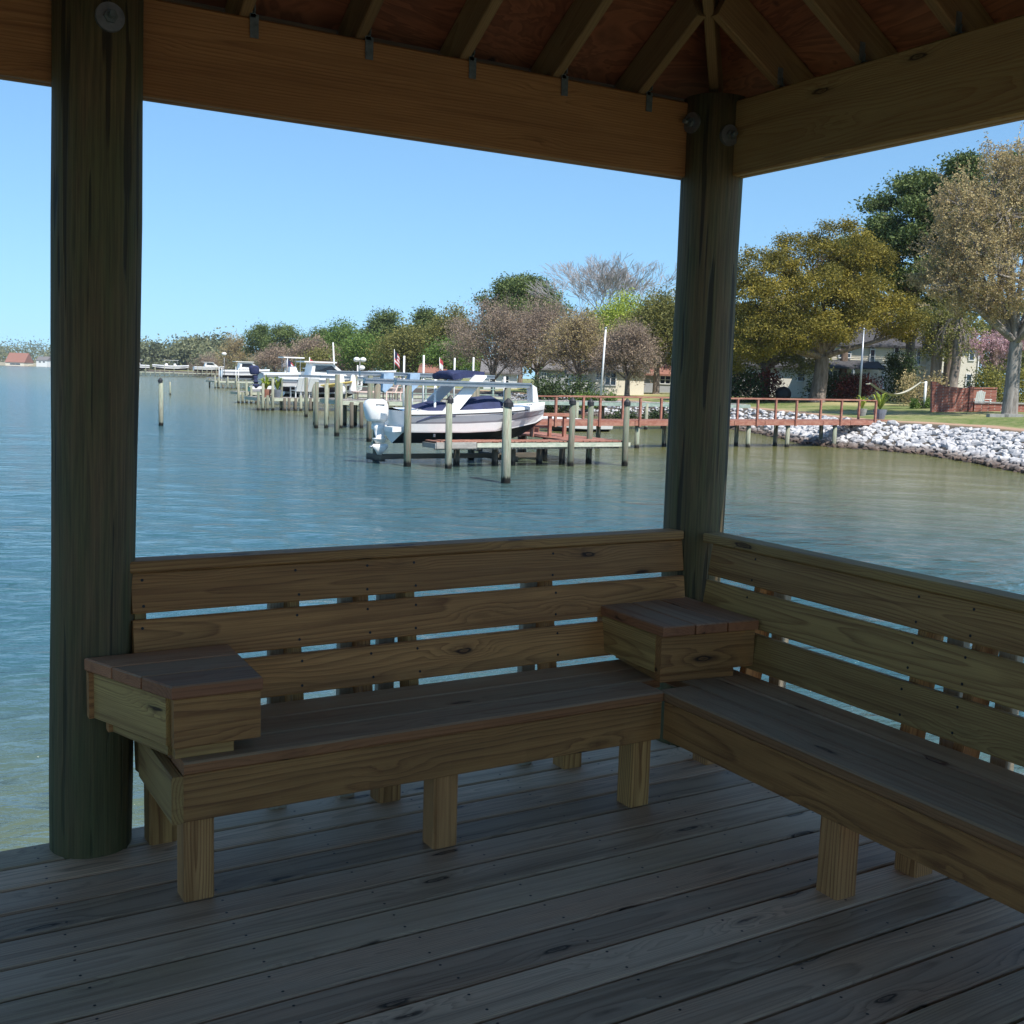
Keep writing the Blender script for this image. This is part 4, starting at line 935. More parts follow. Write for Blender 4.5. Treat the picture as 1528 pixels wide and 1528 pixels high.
# long red walkway to the shore
wk=thing('walkway','long red railed walkway on pilings joining the boat dock to the rocky shore','pier',(38,42,WATER))
def wz(x): return -.33+.16*(x-25)/25
m=MB(); x=24.6
while x<51.4: z=wz(x); m.box((x,41.35,z-.04),(x+.135,42.85,z)); x+=.147
m.build('deck',M['red_deck'],wk)
m=MB()
for y in (41.33,42.87):
    for k in range(13): x0=25+k*2.03; m.box((x0,y-.02,wz(x0)-.24),(x0+2.0,y+.02,wz(x0)-.02))
m.build('stringer',M['red_deck'],wk)
for side,y in (('f',41.28),('b',42.92)):
    m=MB(); xs=[ony(px,620,y).x for px in ((829,895,955,1040,1130,1188,1255,1306) if side=='f' else (870,929,986,1060,1100,1157,1224,1281))]
    m.obox(((xs[0]-1.4+xs[-1])/2,y,wz(38)+1.06),((xs[-1]-xs[0]+1.4)/2,0,.07),(0,.07,0),(0,0,.025)); m.build('handrail',M['red_deck'],wk)
    for x in xs: m=MB(); m.box((x-.05,y-.05,wz(x)-.28),(x+.05,y+.05,wz(x)+1.05)); m.build('rail_post',M['red_deck'],wk)
for px,py,y in ((893,653,42.7),(951,669,41.5),(992,667,42.7),(1045,667,41.5),(1099,666,42.7),(1117,666,41.5),(1157,666,42.7),(1175,666,41.5),(1226,660,42.7),(1246,659,41.5)):
    x=ony(px,py-20,y).x; piling(wk,x,y,wz(x)-.2,'piling_p' if y<42 else 'piling',.115)
# generic dock
def dock(label,x0,x1,y0,y1,z,piles,topm='grey_deck',fas='fascia',name='dock',along='y'):
    o=thing(name,label,'dock',((x0+x1)/2,(y0+y1)/2,WATER)); m=MB(); planks(m,x0,x1,y0,y1,z,along,w=.16 if y0<90 else .4); m.build('deck',M[topm],o)
    m=MB(); m.box((x0-.03,y0-.05,z-.27),(x1+.03,y0-.01,z-.05)); m.box((x0-.05,y0,z-.27),(x0-.01,y1,z-.05)); m.box((x0,y1+.01,z-.27),(x1,y1+.05,z-.05)); m.build('fascia',M[fas],o)
    for x,y,zt,mt in piles: piling(o,x,y,zt,mt,.115)
    return o
# green rail walkway of the next property
gw=dock('low green walkway along the rocks behind the red railed walkway',34,53.5,58,59.4,.18,[(x,y,(.25 if i%2 else .1),'piling_d' if i%2 else 'piling_p') for i,(x,y) in enumerate([(34.5,58),(36.5,59.4),(39,58),(42,59.4),(44.5,58),(47,59.4),(50,58)])],'grey_deck','greenrail','walkway')
# second dock (grey, tall pilings)
def X(px,y,py=600): return ony(px,py,y).x
p2=[]
for px,tp,mt in ((472,570,'piling'),(487,571.5,'piling_p'),(509,571,'piling_p'),(525,600,'piling_d'),(540,600,'piling_d'),(560,600,'piling_d'),(578,600,'piling_d')): p2.append((X(px,58.4),58.4,ony(px,tp,58.4).z,mt))
p2+= [(X(px,62),62,ony(px,tp,62).z,mt) for px,tp,mt in ((530,560,'piling'),(470,575,'piling_p'),(515,570,'piling'))]
dk2=dock('grey plank dock with tall pale pilings left of the boat motor',X(510,58.6),36,58.6,62,-.02,p2)
m=MB(); 
for x in np.arange(25.5,35.5,1.6): m.box((x,61.9,0),(x+.1,62,1.1))
for z in (.35,.7,1.08): m.box((25.5,61.88,z),(35.5,61.95,z+.05))
m.build('railing',M['greenrail'],dk2)
p3=[(X(px,84),84,ony(px,tp,84).z,mt) for px,tp,mt in ((385,585,'piling'),(392,572,'piling_p'),(399,590,'piling'),(407,565,'piling_p'),(425,594,'piling_d'),(431,594,'piling_d'),(441,594,'piling_d'),(449,590,'piling_p'),(463,594,'piling_d'))]
dk3=dock('long weathered dock crowded with boats, potted plants and white chairs',X(384,84.3),44,84.3,87.5,-.58,p3)
p4=[(X(px,102),102,ony(px,tp,102).z,mt) for px,tp,mt in ((356,572,'piling_p'),(362,585,'piling'),(368,570,'piling_p'),(375,575,'piling_p'),(382,590,'piling_d'))]
dk4=dock('dock behind with a green hulled boat beside tall pale pilings',X(357,102.3),60,102.3,105,-.55,p4)
p5=[(X(px,180),180,ony(px,tp,180).z,mt) for px,tp,mt in ((321,560,'piling_p'),(327,562,'piling_p'),(333,574,'piling_d'),(340,562,'piling_p'),(346,574,'piling_d'),(353,560,'piling_p'))]
dk5=dock('small far dock at the left end of the crowded docks',X(321,180.5),78,180.5,186,-.4,p5)
p6=[(X(px,405),405,WATER+random.uniform(1.2,4.5),'piling_p') for px in range(211,334,7)]
dk6=dock('most distant pale dock with lifts, at the left end of the wooded shore',X(208,406),X(338,406),406,412,-.2,p6)
p7=[(X(px,1150),1150,WATER+3,'piling_p') for px in (2,20,50,62,72)]
# ================================================================== BOAT LIFTS
def lift(label,x0,x1,yf,yb,zb,zc=None,posts=True,poles=(),box=True):
    o=thing('boat_lift',label,'boat lift',((x0+x1)/2,yf,WATER))
    for y in (yf,yb):
        m=MB(); m.box((x0,y-.09,zb-.13),(x1,y+.09,zb)); m.box((x0,y-.13,zb),(x1,y+.13,zb+.05)); m.build('lift_beam',M['alu'],o)
    if posts:
        for x in (x0+.5,x1-.9):
            for y in (yf,yb): piling(o,x,y+.0,zb-.14,'piling',.125)
    for px,y,zt in poles:
        m=MB(); m.tube([(px,y,zb-1.9),(px,y,zt)],.045,8); m.build('guide_pole',M['pvc'],o)
    if box:
        for y in (yf,):
            m=MB(); m.extr([(x1-.02,y-.2,zb+.0),(x1+.16,y-.2,zb-.10),(x1+.26,y-.2,zb-.62),(x1+.02,y-.2,zb-.62)],(0,.4,0)); m.build('drive_cover',M['pvc'],o)
    return o
L1=lift('boat lift holding the white motorboat with navy covers',X(589,34.0,570),X(790,34.0,570),33.95,36.6,ony(690,571,34.0).z,poles=((X(649,34.3),34.3,ony(649,566,34.3).z),(X(752,34.3),34.3,ony(752,562,34.3).z)))
m=MB(); m.box((15.6,35.0,-1.42),(21.8,35.2,-1.25)); m.box((15.45,34.9,-1.5),(15.6,36.2,-1.3)); m.box((20.2,33.9,-1.5),(20.35,36.6,-1.3)); m.build('cradle',M['piling_d'],L1)
L2=lift('empty boat lift with four tall white guide poles behind the white motorboat',X(524,48,560),X(722,48,560),47,51,ony(620,558,48).z,poles=tuple((X(px,y),y,ony(px,tp,y).z) for px,tp,y in ((602,531,47),(631,530,47),(677,534,51),(705,533,51),(615,566,47))),box=False)
for px,y in ((578,46.8),(617,46.8)):
    x=X(px,y); z=ony(px,558,y).z; m=MB(); m.extr([(x-.28,y-.2,z),(x+.22,y-.2,z+.05),(x+.18,y-.2,z-.5),(x-.2,y-.2,z-.85),(x-.34,y-.2,z-.75)],(0,.4,0)); m.build('drive_cover',M['bluecv'],L2)
L3=lift('boat lift over the crowded dock carrying the white cabin boat',X(405,85.5,567),X(478,85.5,567),84.6,89,ony(440,567,85.5).z,box=False)
L4=lift('boat lift with long rails behind the patio chairs',X(470,70,563),X(600,70,563),69,73,ony(540,563,70).z,poles=((X(533,69),69,ony(533,545,69).z),),box=False)
L5=lift('distant boat lift with short white posts at the small far dock',X(318,182,563),X(372,182,563),181,186,ony(340,564,182).z,poles=tuple((X(px,182),182,ony(px,tp,182).z) for px,tp in ((327,548),(331,549),(352,547),(356,549))),box=False)
# ================================================================== BOATS
def hull(parent,T,L,B,D,band=True,top='white',bottom='black',side='white',bandm='grey_gel'):
    """T maps boat coordinates (x forward, y to port, z up from keel) into the scene"""
    st=[0,.06,.2,.4,.6,.75,.86,.94,1.0]
    def prof(s):
        hb=B/2*(1-.03*abs(s-.35)) if s<.55 else B/2*max(.02,1-((s-.55)/.45)**2.3*.985)
        sh=D*(.80+.20*s**1.6); ch=D*(.30+.30*max(0,s-.45)**1.5*2.2); ke=D*(.0+ (0 if s<.6 else 1.0*((s-.6)/.4)**2.6*.62)); ov=L*.0
        cb=hb*(.86 if s<.6 else .86-.5*(s-.6)/.4)
        x=s*L+ (0 if s<.9 else 0)
        return [(x,0,ke),(x,cb*.98,max(ch,ke+.02)),(x,cb,max(ch,ke+.02)+D*.03),(x,cb+(hb-cb)*.45,ch+(sh-ch)*.42),(x,cb+(hb-cb)*.62,ch+(sh-ch)*.50),(x,hb*.985,sh-D*.12),(x,hb,sh-D*.09),(x,hb,sh),(x,hb*.93,sh+D*.012)]
    P=[prof(s) for s in st]; m=MB(); n=len(P[0])
    mats=[bottom,side,side,bandm if band else side,bandm if band else side,top,top,top]
    names=[]; ml=[]
    for nm in mats:
        if nm not in names: names.append(nm)
    for sgn in (1,-1):
        for i in range(len(P)-1):
            for k in range(n-1):
                q=[P[i][k],P[i+1][k],P[i+1][k+1],P[i][k+1]]
                v=[T(a[0]+(0.10*L*max(0,(a[0]/L-.72))*(a[2]/D)),sgn*a[1],a[2]) for a in q]
                m.add(v,[(0,1,2,3) if sgn<0 else (3,2,1,0)],names.index(mats[k]),smooth=False)
    # transom and deck
    a=P[0]; m.add([T(0,p[1],p[2]) for p in a]+[T(0,-p[1],p[2]) for p in reversed(a)],[tuple(range(2*n))],names.index(side))
    for i in range(len(P)-1):
        a,b_=P[i][-1],P[i+1][-1]; f=lambda p:T(p[0]+(0.10*L*max(0,(p[0]/L-.72))*(p[2]/D)),0,0)
        xx=lambda p:p[0]+(0.10*L*max(0,(p[0]/L-.72))*(p[2]/D))
        m.add([T(xx(a),a[1],a[2]),T(xx(b_),b_[1],b_[2]),T(xx(b_),0,b_[2]+D*.06),T(xx(a),0,a[2]+D*.06)],[(0,1,2,3)],names.index(top))
        m.add([T(xx(a),-a[1],a[2]),T(xx(b_),-b_[1],b_[2]),T(xx(b_),0,b_[2]+D*.06),T(xx(a),0,a[2]+D*.06)],[(3,2,1,0)],names.index(top))
    return m.build('hull',[M[k] for k in names],parent)
def outboard(parent,T,k,mat='white'):
    """T maps motor coordinates, k is the scale; origin at the transom top"""
    def ring(cx,cz,lx,ly,n=12,tilt=0): return [T(k*(cx+lx*math.copysign(abs(math.cos(a))**.7,math.cos(a))+tilt*0),k*ly*math.copysign(abs(math.sin(a))**.7,math.sin(a)),k*cz) for a in [2*math.pi*i/n for i in range(n)]]
    def loft(name,rings,mt,par,sm=True):
        m=MB(); n=len(rings[0]); V=[p for r in rings for p in r]; F_=[(i*n+j,i*n+(j+1)%n,(i+1)*n+(j+1)%n,(i+1)*n+j) for i in range(len(rings)-1) for j in range(n)]
        F_+= [tuple(range(n-1,-1,-1)),tuple((len(rings)-1)*n+j for j in range(n))]; m.add(V,F_,smooth=sm); return m.build(name,M[mt],par)
    om=loft('outboard_motor',[ring(-.30,-.10,.30,.20),ring(-.31,.0,.36,.25),ring(-.33,.25,.40,.27),ring(-.35,.42,.40,.27),ring(-.35,.55,.34,.24),ring(-.34,.61,.22,.17)],mat,parent)
    loft('motor_leg',[ring(-.26,-.12,.22,.14),ring(-.22,-.35,.19,.11),ring(-.18,-.62,.15,.085),ring(-.20,-.64,.24,.13),ring(-.20,-.67,.22,.10),ring(-.18,-.80,.14,.06)],mat,om)
    loft('gearcase',[ring(-.42,-.86,.02,.02),ring(-.18,-.82,.26,.07),ring(-.18,-.92,.28,.08),ring(-.16,-1.0,.20,.06),ring(-.20,-1.16,.07,.012)],mat,om)
    m=MB()
    for j in range(3):
        a=j*2.094; c,s_=math.cos(a),math.sin(a); m.add([T(k*(-.47),k*.03*c,k*(-.91+.03*s_)),T(k*(-.45),k*(.17*c-.07*s_),k*(-.91+.17*s_+.07*c)),T(k*(-.50),k*(.18*c+.05*s_),k*(-.91+.18*s_-.05*c))],[(0,1,2)])
    m.tube([T(k*-.40,0,k*-.91),T(k*-.54,0,k*-.91)],.04*k,8); m.build('propeller',M['alu'],om)
    m=MB(); m.obox(T(k*(-.30),k*.285,k*.44),Vector(T(k*.15,0,0))-Vector(T(0,0,0)),Vector(T(0,k*.004,0))-Vector(T(0,0,0)),Vector(T(0,0,k*.014))-Vector(T(0,0,0))); m.obox(T(k*(-.30),-k*.262,k*.44),Vector(T(k*.15,0,0))-Vector(T(0,0,0)),Vector(T(0,k*.012,0))-Vector(T(0,0,0)),Vector(T(0,0,k*.014))-Vector(T(0,0,0))); m.build('motor_vent',M['dark'],om)
    return om
bx0=15.95; ybt=35.15; kz=-.88; dirb=Vector((1,-.03,0)).normalized(); sdb=Vector((-dirb.y,dirb.x,0))
def TB(x,y,z): return Vector((bx0,ybt,kz))+dirb*x+sdb*y+Vector((0,0,z))
boat=thing('motorboat','white motorboat with grey band, navy canvas covers and swept arch, raised on the nearest lift','boat',TB(3,0,0))
LB,BB,DB=5.95,2.3,1.42
hl=hull(boat,TB,LB,BB,DB)
m=MB(); P_=[( -.0,.0),(-.42,.0)]
for ya,yb_ in ((.30,1.0),(-1.0,-.30)):
    m.add([TB(x,y,z) for x,y,z in ((0,yb_,.62),(-.40,yb_*.92,.60),(-.40,ya,.60),(0,ya,.62),(0,yb_,.46),(-.40,yb_*.92,.44),(-.40,ya,.44),(0,ya,.46))],[(0,1,2,3),(7,6,5,4),(0,4,5,1),(1,5,6,2),(2,6,7,3)])
m.build('swim_platform',M['white'],boat)
def TM(x,y,z): return TB(-.24+x,y,.86+z)
outboard(boat,TM,1.08)
# rub line
m=MB()
for sg in (-1,1): m.tube([TB(x,sg*(BB/2*(.985 if x<3.3 else max(.05,1-((x/LB-.55)/.45)**2.3*.985) if x/LB>.55 else .985))+sg*.012,DB*(.80+.20*(x/LB)**1.6)-.11) for x in np.linspace(.1,5.75,14)],.02,5)
m.build('rub_rail',M['dark'],boat)
for xx,nm in ((.5,1.10),(3.9,1.02),(5.2,.5)):
    m=MB(); zc=DB*(.80+.20*(xx/LB)**1.6)+.05
    m.tube([TB(xx-.12,-nm*.95,zc+.03),TB(xx+.12,-nm*.95,zc+.03)],.018,6); m.tube([TB(xx,-nm*.95,zc-.03),TB(xx,-nm*.95,zc+.03)],.015,6); m.build('cleat',M['alu'],boat)
m=MB(); m.add([TB(4.05+.22*math.cos(a),-1.075+.10*max(0,math.cos(a))*.6,1.10+.05*math.sin(a)) for a in np.linspace(0,6.28,13)[:-1]],[tuple(range(12))]); m.build('port_light',M['glass'],boat)
# canvas over the cockpit: aft cover and windscreen cover
def canvas(name,secs):
    m=MB(); V=[];n=7
    for x,w,z0,z1 in secs:
        for j in range(n):
            a=math.pi*j/(n-1); V.append(TB(x,w*math.cos(a)**1 if True else 0,z0+(z1-z0)*math.sin(a)**.75+ (.015*math.sin(x*9+j*2))))
    F_=[(i*n+j,i*n+j+1,(i+1)*n+j+1,(i+1)*n+j) for i in range(len(secs)-1) for j in range(n-1)]+[tuple(range(n)),tuple((len(secs)-1)*n+j for j in range(n-1,-1,-1))]
    m.add(V,F_,smooth=True); return m.build(name,M['navy'],boat)
canvas('aft_cover',[(.30,1.0,.70,.92),(.45,1.10,.80,1.12),(.95,1.16,.95,1.36),(1.45,1.17,1.02,1.50),(1.9,1.17,1.05,1.48)])
canvas('cockpit_cover',[(2.1,1.07,1.14,1.40),(2.7,1.08,1.16,1.52),(3.3,1.04,1.18,1.68),(3.75,.96,1.2,1.72),(4.05,.86,1.22,1.56),(4.4,.70,1.26,1.36)])
# arch
m=MB()
for sg in (-1,1):
    y0,y1=sg*1.08,sg*.86
    a=[TB(1.35,y0,1.12),TB(1.95,y0,1.12),TB(3.18,y1,2.38),TB(2.72,y1,2.42)]
    m.extr([p-sdb*(sg*.05) for p in a],sdb*(sg*.10))
m.obox(TB(2.95,0,2.40),dirb*.24,sdb*.90,(0,0,.045)); m.build('arch',M['white'],boat)
m=MB(); V=[]
m.tube([TB(2.0,-.84,2.36),TB(2.0,-.4,2.42),TB(2.0,.4,2.42),TB(2.0,.84,2.36)],[.12,.15,.15,.12],10,wob=.08)
m.extr([TB(2.0,-.8,2.27),TB(3.15,-.8,2.44),TB(3.15,-.8,2.56),TB(2.5,-.8,2.60),TB(1.95,-.8,2.46)],sdb*1.6); m.build('folded_bimini',M['navy'],boat)
def boat2(label,px,py_w,y,L,B,D,face,zk,cabin=None,bandm='grey_gel',band=True,motor=None,mk=1.0,side='white',cat='boat',name='motorboat'):
    x0=X(px,y,575)
    d=Vector((face,-.04,0)).normalized(); s_=Vector((-d.y,d.x,0))
    T=lambda x,yy,z: Vector((x0,y,zk))+d*x+s_*yy+Vector((0,0,z))
    o=thing(name,label,cat,T(L/2,0,0)); hull(o,T,L,B,D,band,bandm=bandm,side=side,bottom='black' if side=='white' else side)
    if cabin=='hardtop':
        m=MB(); m.extr([T(L*.35,-B*.36,D*.95),T(L*.38,-B*.36,D*1.75),T(L*.62,-B*.36,D*1.75),T(L*.80,-B*.30,D*1.02)],s_*B*.72); m.build('cabin',M['white'],o)
        for sg in (-1,1):
            m=MB(); m.extr([T(L*.40,sg*B*.362,D*1.25),T(L*.41,sg*B*.362,D*1.62),T(L*.60,sg*B*.362,D*1.62),T(L*.69,sg*B*.345,D*1.25)],s_*sg*.02); m.build('cabin_window',M['glass'],o)
        m=MB(); m.obox(T(L*.46,0,D*1.82),d*L*.19,s_*B*.44,(0,0,.05)); m.build('hardtop',M['white'],o)
    elif cabin=='ttop':
        m=MB(); m.obox(T(L*.45,0,D*1.95),d*L*.15,s_*B*.38,(0,0,.05)); m.build('t_top',M['white'],o)
        m=MB()
        for a in (.35,.55):
            for sg in (-1,1): m.tube([T(L*a,sg*B*.28,D*.85),T(L*a,sg*B*.30,D*1.93)],.03,6)
        m.build('top_frame',M['alu'],o); m=MB(); m.extr([T(L*.42,-.35,D*.85),T(L*.42,-.35,D*1.3),T(L*.50,-.35,D*1.35),T(L*.54,-.35,D*.85)],s_*.7); m.build('console',M['white'],o)
    elif cabin=='cover':
        m=MB(); m.extr([T(L*.1,-B*.42,D*.85),T(L*.3,-B*.42,D*1.15),T(L*.62,-B*.36,D*1.35),T(L*.8,-B*.25,D*1.0)],s_*B*.8); m.build('cover',M['navy'],o)
    if motor: outboard(o,lambda x,yy,z:T(-.15+x,yy,D*.78+z),mk,motor)
    return o
boat2('white cabin boat with dark side windows on a lift above the crowded dock',413,0,87,7.2,2.5,1.35,1,-.15,'hardtop')
boat2('grey white open boat low at the crowded dock, beside the white chairs',420,0,90,7.0,2.4,1.3,1,-.75,'ttop',band=False)
boat2('white boat with a dark under side and long bow, right of the cabin boat',455,0,95,8.5,2.6,1.4,1,.35,None,motor=None)
boat2('small motorboat with a big dark navy outboard, left in the crowded docks',388,0,98,6.4,2.4,1.3,1,.2,'ttop',motor='navy',mk=1.15)
boat2('green hulled skiff tied at the dock with tall pale pilings',371,0,104,4.2,1.9,1.3,1,-1.2,None,side='green_hull',name='skiff')
boat2('white boat on the lift at the small far dock',330,0,184,8,2.6,1.5,1,.1,'hardtop')
for i,(px,lb,cb) in enumerate(((222,'leftmost white boat of the row on the most distant dock','hardtop'),(243,'white boat second from the left on the most distant dock','ttop'),(266,'white boat in the middle of the most distant dock','ttop'),(289,'large white cabin boat near the right end of the most distant dock','hardtop'))):
    boat2(lb,px,0,409,9 if i!=3 else 11,3,1.8,1 if i%2 else -1,.6,cb)
boat2('dark open boat moored low between the red and the green walkways',905,0,56.0,4.6,1.8,1.0,-1,-1.75,None,side='white',name='skiff')
# sailboat mast, lamps, flags, poles
def pole_thing(name,label,cat,px,pyt,pyb,y,r,mat,px2=None,extra=None):
    a=ony(px2 if px2 else px,pyb,y); t_=ony(px,pyt,y); o=thing(name,label,cat,a); m=MB(); m.tube([a,t_],[r*1.15,r*.8],10); p=m.build('pole',M[mat],o)
    return o,a,t_
o,a,t_=pole_thing('flagpole','white flagpole without a flag rising from the lawn left of the corner post','flagpole',904,491,590,68,.075,'pvc',896.5)
m=MB(); m.sphere(t_+Vector((0,0,.06)),.10); m.build('finial',M['alu'],o)
o,a,t_=pole_thing('flagpole','tall bare silvery flagpole in front of the cream house','flagpole',1289,492,606,58,.075,'alu',1282)
m=MB(); m.sphere(t_+Vector((0,0,.06)),.09); m.build('finial',M['alu'],o)
o,a,t_=pole_thing('mast','thin pale mast sticking up between the docks, leaning slightly left','mast',497,511,575,92,.07,'pvc',500)
def lamp(label,px,pyt,pyb,y,two=False):
    o,a,t_=pole_thing('lamp_post',label,'lamp post',px,pyt+3,pyb,y,.05,'metal')
    k=y/85
    m=MB()
    if two:
        m.tube([t_+Vector((-.3,0,0)),t_+Vector((.3,0,0))],.03,6)
    m.build('lamp_arm',M['metal'],o) if two else None
    for dx in ((-.28,.28) if two else (0,)):
        m=MB(); m.sphere(t_+Vector((dx,0,.18)),.24*k**.5,sc=(1.15,1.15,.85)); m.build('lamp_globe',M['lampw'],o)
lamp('lamp post with two white globes behind the patio dock',537,537,575,85,True)
lamp('single white globe lamp on a tall pole at the far left dock',334.5,527,566,170)
lamp('short lamp with one white globe right below the twin globe lamp',540,549,575,90)
def flag(label,px,pyt,pyb,y,w,h,mat,stars=False,droop=.3):
    o,a,t_=pole_thing('flagpole',label,'flagpole',px,pyt,pyb,y,.04,'pvc'); m=MB(); n=6; V=[];Fc=[];mi=[]
    for i in range(n+1):
        for j in range(8):
            q=i/n; V.append(t_+Vector((w*q*(.75),.12*math.sin(q*7),-h*j/7-droop*h*q-.05)))
    for i in range(n):
        for j in range(7): m.add([V[i*8+j],V[(i+1)*8+j],V[(i+1)*8+j+1],V[i*8+j+1]],[(0,1,2,3)],(2 if (stars and i<3 and j<4) else (j%2 if stars else (0 if j<3 else 1))))
    m.build('flag',[M['flagred'],M['pvc'],M['navy']],o)
flag('flagpole with a small stars and stripes flag above the middle dock',588.5,521,553,110,.9,1.3,'flagred',True,.6)
flag('thin pole with a limp red and white pennant near the terracotta roof',656,533,557,135,.8,1.3,'flagred',False,.5)
flag('distant flagpole with a drooping red and white flag above the boats',429,533,556,150,1.3,1.9,'flagred',True,.6)
flag('thin white mast with a small pale pennant over the left boats',462,533,572,88,.6,1.0,'pvc',False,.4)
# patio things on the second dock
def chair(label,px,y,z,rot,mat,lounger=False,s=1.0,group=None):
    x=X(px,y); o=thing('lounge_chair' if lounger else 'chair',label,'chair',(x,y,z),group); o.rotation_euler=(0,0,rot)
    def L(name,m): ob=m.build(name,M[mat]); ob.parent=o
    m=MB(); m.obox((0,0,.38*s),(.28*s,0,0),(0,.62*s if lounger else .27*s,0),(0,0,.03)); L('seat',m)
    m=MB(); yb_=.60*s if lounger else .27*s; m.obox((0,yb_+.16*s,.70*s),(.28*s,0,0),(0,.14*s,.36*s),(0,.03,-.012)); L('backrest',m)
    for sx in (-1,1):
        for sy in (-1,1): m=MB(); m.box((sx*.26*s-.03,sy*(.5 if lounger else .24)*s-.03,0),(sx*.26*s+.03,sy*(.5 if lounger else .24)*s+.03,.36*s)); L('leg',m)
    for sx in (-1,1): m=MB(); m.box((sx*.32*s-.04,-.25*s,.56*s),(sx*.32*s+.04,.3*s,.60*s)); m.box((sx*.32*s-.03,-.22*s,0),(sx*.32*s+.03,-.16*s,.56*s)); L('arm',m)
    return o
chair('faded peach reclining chair, left of two, beside the boat lift piling',568,60.4,-.02,math.radians(-100),'peach',True,1.25)
chair('faded peach reclining chair, nearest the lift piling',580,60.0,-.02,math.radians(-100),'peach',True,1.25)
t=thing('table','low round table in front of the peach reclining chairs','table',(X(543,60.3),60.3,-.02)); m=MB(); m.tube([(X(543,60.3),60.3,.40),(X(543,60.3),60.3,.46)],.75,18,smooth=False); m.build('table_top',M['peach'],t)
for a in range(4): x,y=X(543,60.3)+.5*math.cos(a*1.57+.4),60.3+.5*math.sin(a*1.57+.4); m=MB(); m.tube([(x,y,-.02),(x,y,.40)],.03,6); m.build('leg',M['peach'],t)
for px,lb in ((509,'left closed white parasol on a stand beside the yellow awning'),(526,'right closed white parasol on a stand beside the yellow awning')):
    y=60.8; x=X(px,y); zt=ony(px,558,y).z; t=thing('parasol',lb,'parasol',(x,y,0)); m=MB(); m.tube([(x,y,0),(x,y,zt-1.0)],.03,8); m.build('pole',M['pvc'],t); m=MB(); m.tube([(x,y,zt-1.15),(x,y,zt-.9),(x,y,zt-.2),(x,y,zt)],[.26,.22,.14,.06],10,wob=.12); m.build('canopy',M['pvc'],t)
t=thing('awning','small yellow canvas awning between the closed white parasols and the docks','awning',(X(500,61),61,0)); m=MB(); c=ony(500,572,61); m.extr([c+Vector((-1.1,-.5,-.15)),c+Vector((.9,-.5,.12)),c+Vector((1.1,.5,0)),c+Vector((-.3,.5,-.3))],(0,0,.05)); m.build('canopy',M['yellow'],t); m=MB(); m.tube([(c.x+.2,61,0),(c.x+.2,61,c.z)],.04,6); m.build('pole',M['metal'],t)
for px,lb in ((444,'left white chair on the crowded dock'),(451.5,'middle white chair on the crowded dock'),(461,'right white chair on the crowded dock')): chair(lb,px,85.2,-.58,math.pi+.2,'pvc',False,1.5)
def potplant(label,px,y,z,s,mat='planter',seed=1,leafmat='lf_lime'):
    x=X(px,y); o=thing('potted_plant',label,'potted plant',(x,y,z)); m=MB(); m.tube([(0,0,0),(0,0,.25*s),(0,0,.42*s)],[.2*s,.27*s,.30*s],14,smooth=False); p=m.build('pot',M[mat]); p.parent=o
    g=random.Random(seed); m=MB()
    for k in range(34):
        a=g.uniform(0,6.28); t2=g.uniform(.25,1.0); L=g.uniform(.5,.95)*s; w=.035*s; dx,dy=math.cos(a),math.sin(a); px_,py_=-dy*w,dx*w
        p0=Vector((0,0,.4*s)); p1=Vector((dx*L*t2*.5,dy*L*t2*.5,.4*s+L*.75)); p2=Vector((dx*L*t2,dy*L*t2,.4*s+L*(1.05-.5*t2)))
        m.add([p0+Vector((px_,py_,0)),p0-Vector((px_,py_,0)),p1-Vector((px_,py_,0)),p1+Vector((px_,py_,0)),p2],[(0,1,2,3),(3,2,4)],tone=g.random())
    p=m.build('leaves',M[leafmat]); p.parent=o; return o
potplant('potted spiky plant in a light pot behind the walkway rail post',1287,44.3,-.06,1.0,'stone',3)
potplant('spiky yellow green plant in a dark blue pot at the shore end of the walkway',1314,41.6,-.12,1.25,'planter',4)
potplant('left of two tall potted plants on the crowded dock',397,84.8,-.58,1.45,'red_deck',5)
potplant('right of two tall potted plants on the crowded dock, in a grey tub',414,84.8,-.58,1.45,'planter',6)
# ================================================================== HOUSES
def facade(parent,name,px0,px1,pyt,t,mat,depth=8,zb=None,pyb=None):
    a,c=fac(px0,pyt,t),fac(px1,pyt,t); zt=(a.z+c.z)/2; z0=(gh(a.x,a.y)-.5) if pyb is None else fac((px0+px1)/2,pyb,t).z
    d=Vector((FH[0],FH[1],0)); m=MB(); A=Vector((a.x,a.y,z0)); B=Vector((c.x,c.y,z0)); up=Vector((0,0,zt-z0))
    v=[A,B,B+d*depth,A+d*depth]; v+=[p+up for p in v]; m.add(v,[(0,1,5,4),(1,2,6,5),(2,3,7,6),(3,0,4,7),(4,5,6,7)])
    m.build(name,M[mat],parent); return A,B,zt,d
def roof(parent,A,B,zt,d,depth,rise,mat,ov=.5,hip=.0,name='roof'):
    r=(B-A).normalized(); a=Vector((A.x,A.y,zt))-r*ov-d*ov; b_=Vector((B.x,B.y,zt))+r*ov-d*ov; c=b_+d*(depth+2*ov); e=a+d*(depth+2*ov); L=(b_-a).length
    m1=a+d*(depth/2+ov)+r*L*hip+Vector((0,0,rise)); m2=b_+d*(depth/2+ov)-r*L*hip+Vector((0,0,rise)); dn=Vector((0,0,-.22)); m=MB()
    v=[a,b_,c,e,m1,m2,a+dn,b_+dn,c+dn,e+dn]; m.add(v,[(0,1,5,4),(2,3,4,5),(1,2,5),(3,0,4),(6,7,1,0),(7,8,2,1),(8,9,3,2),(9,6,0,3),(9,8,7,6)]); return m.build(name,M[mat],parent)
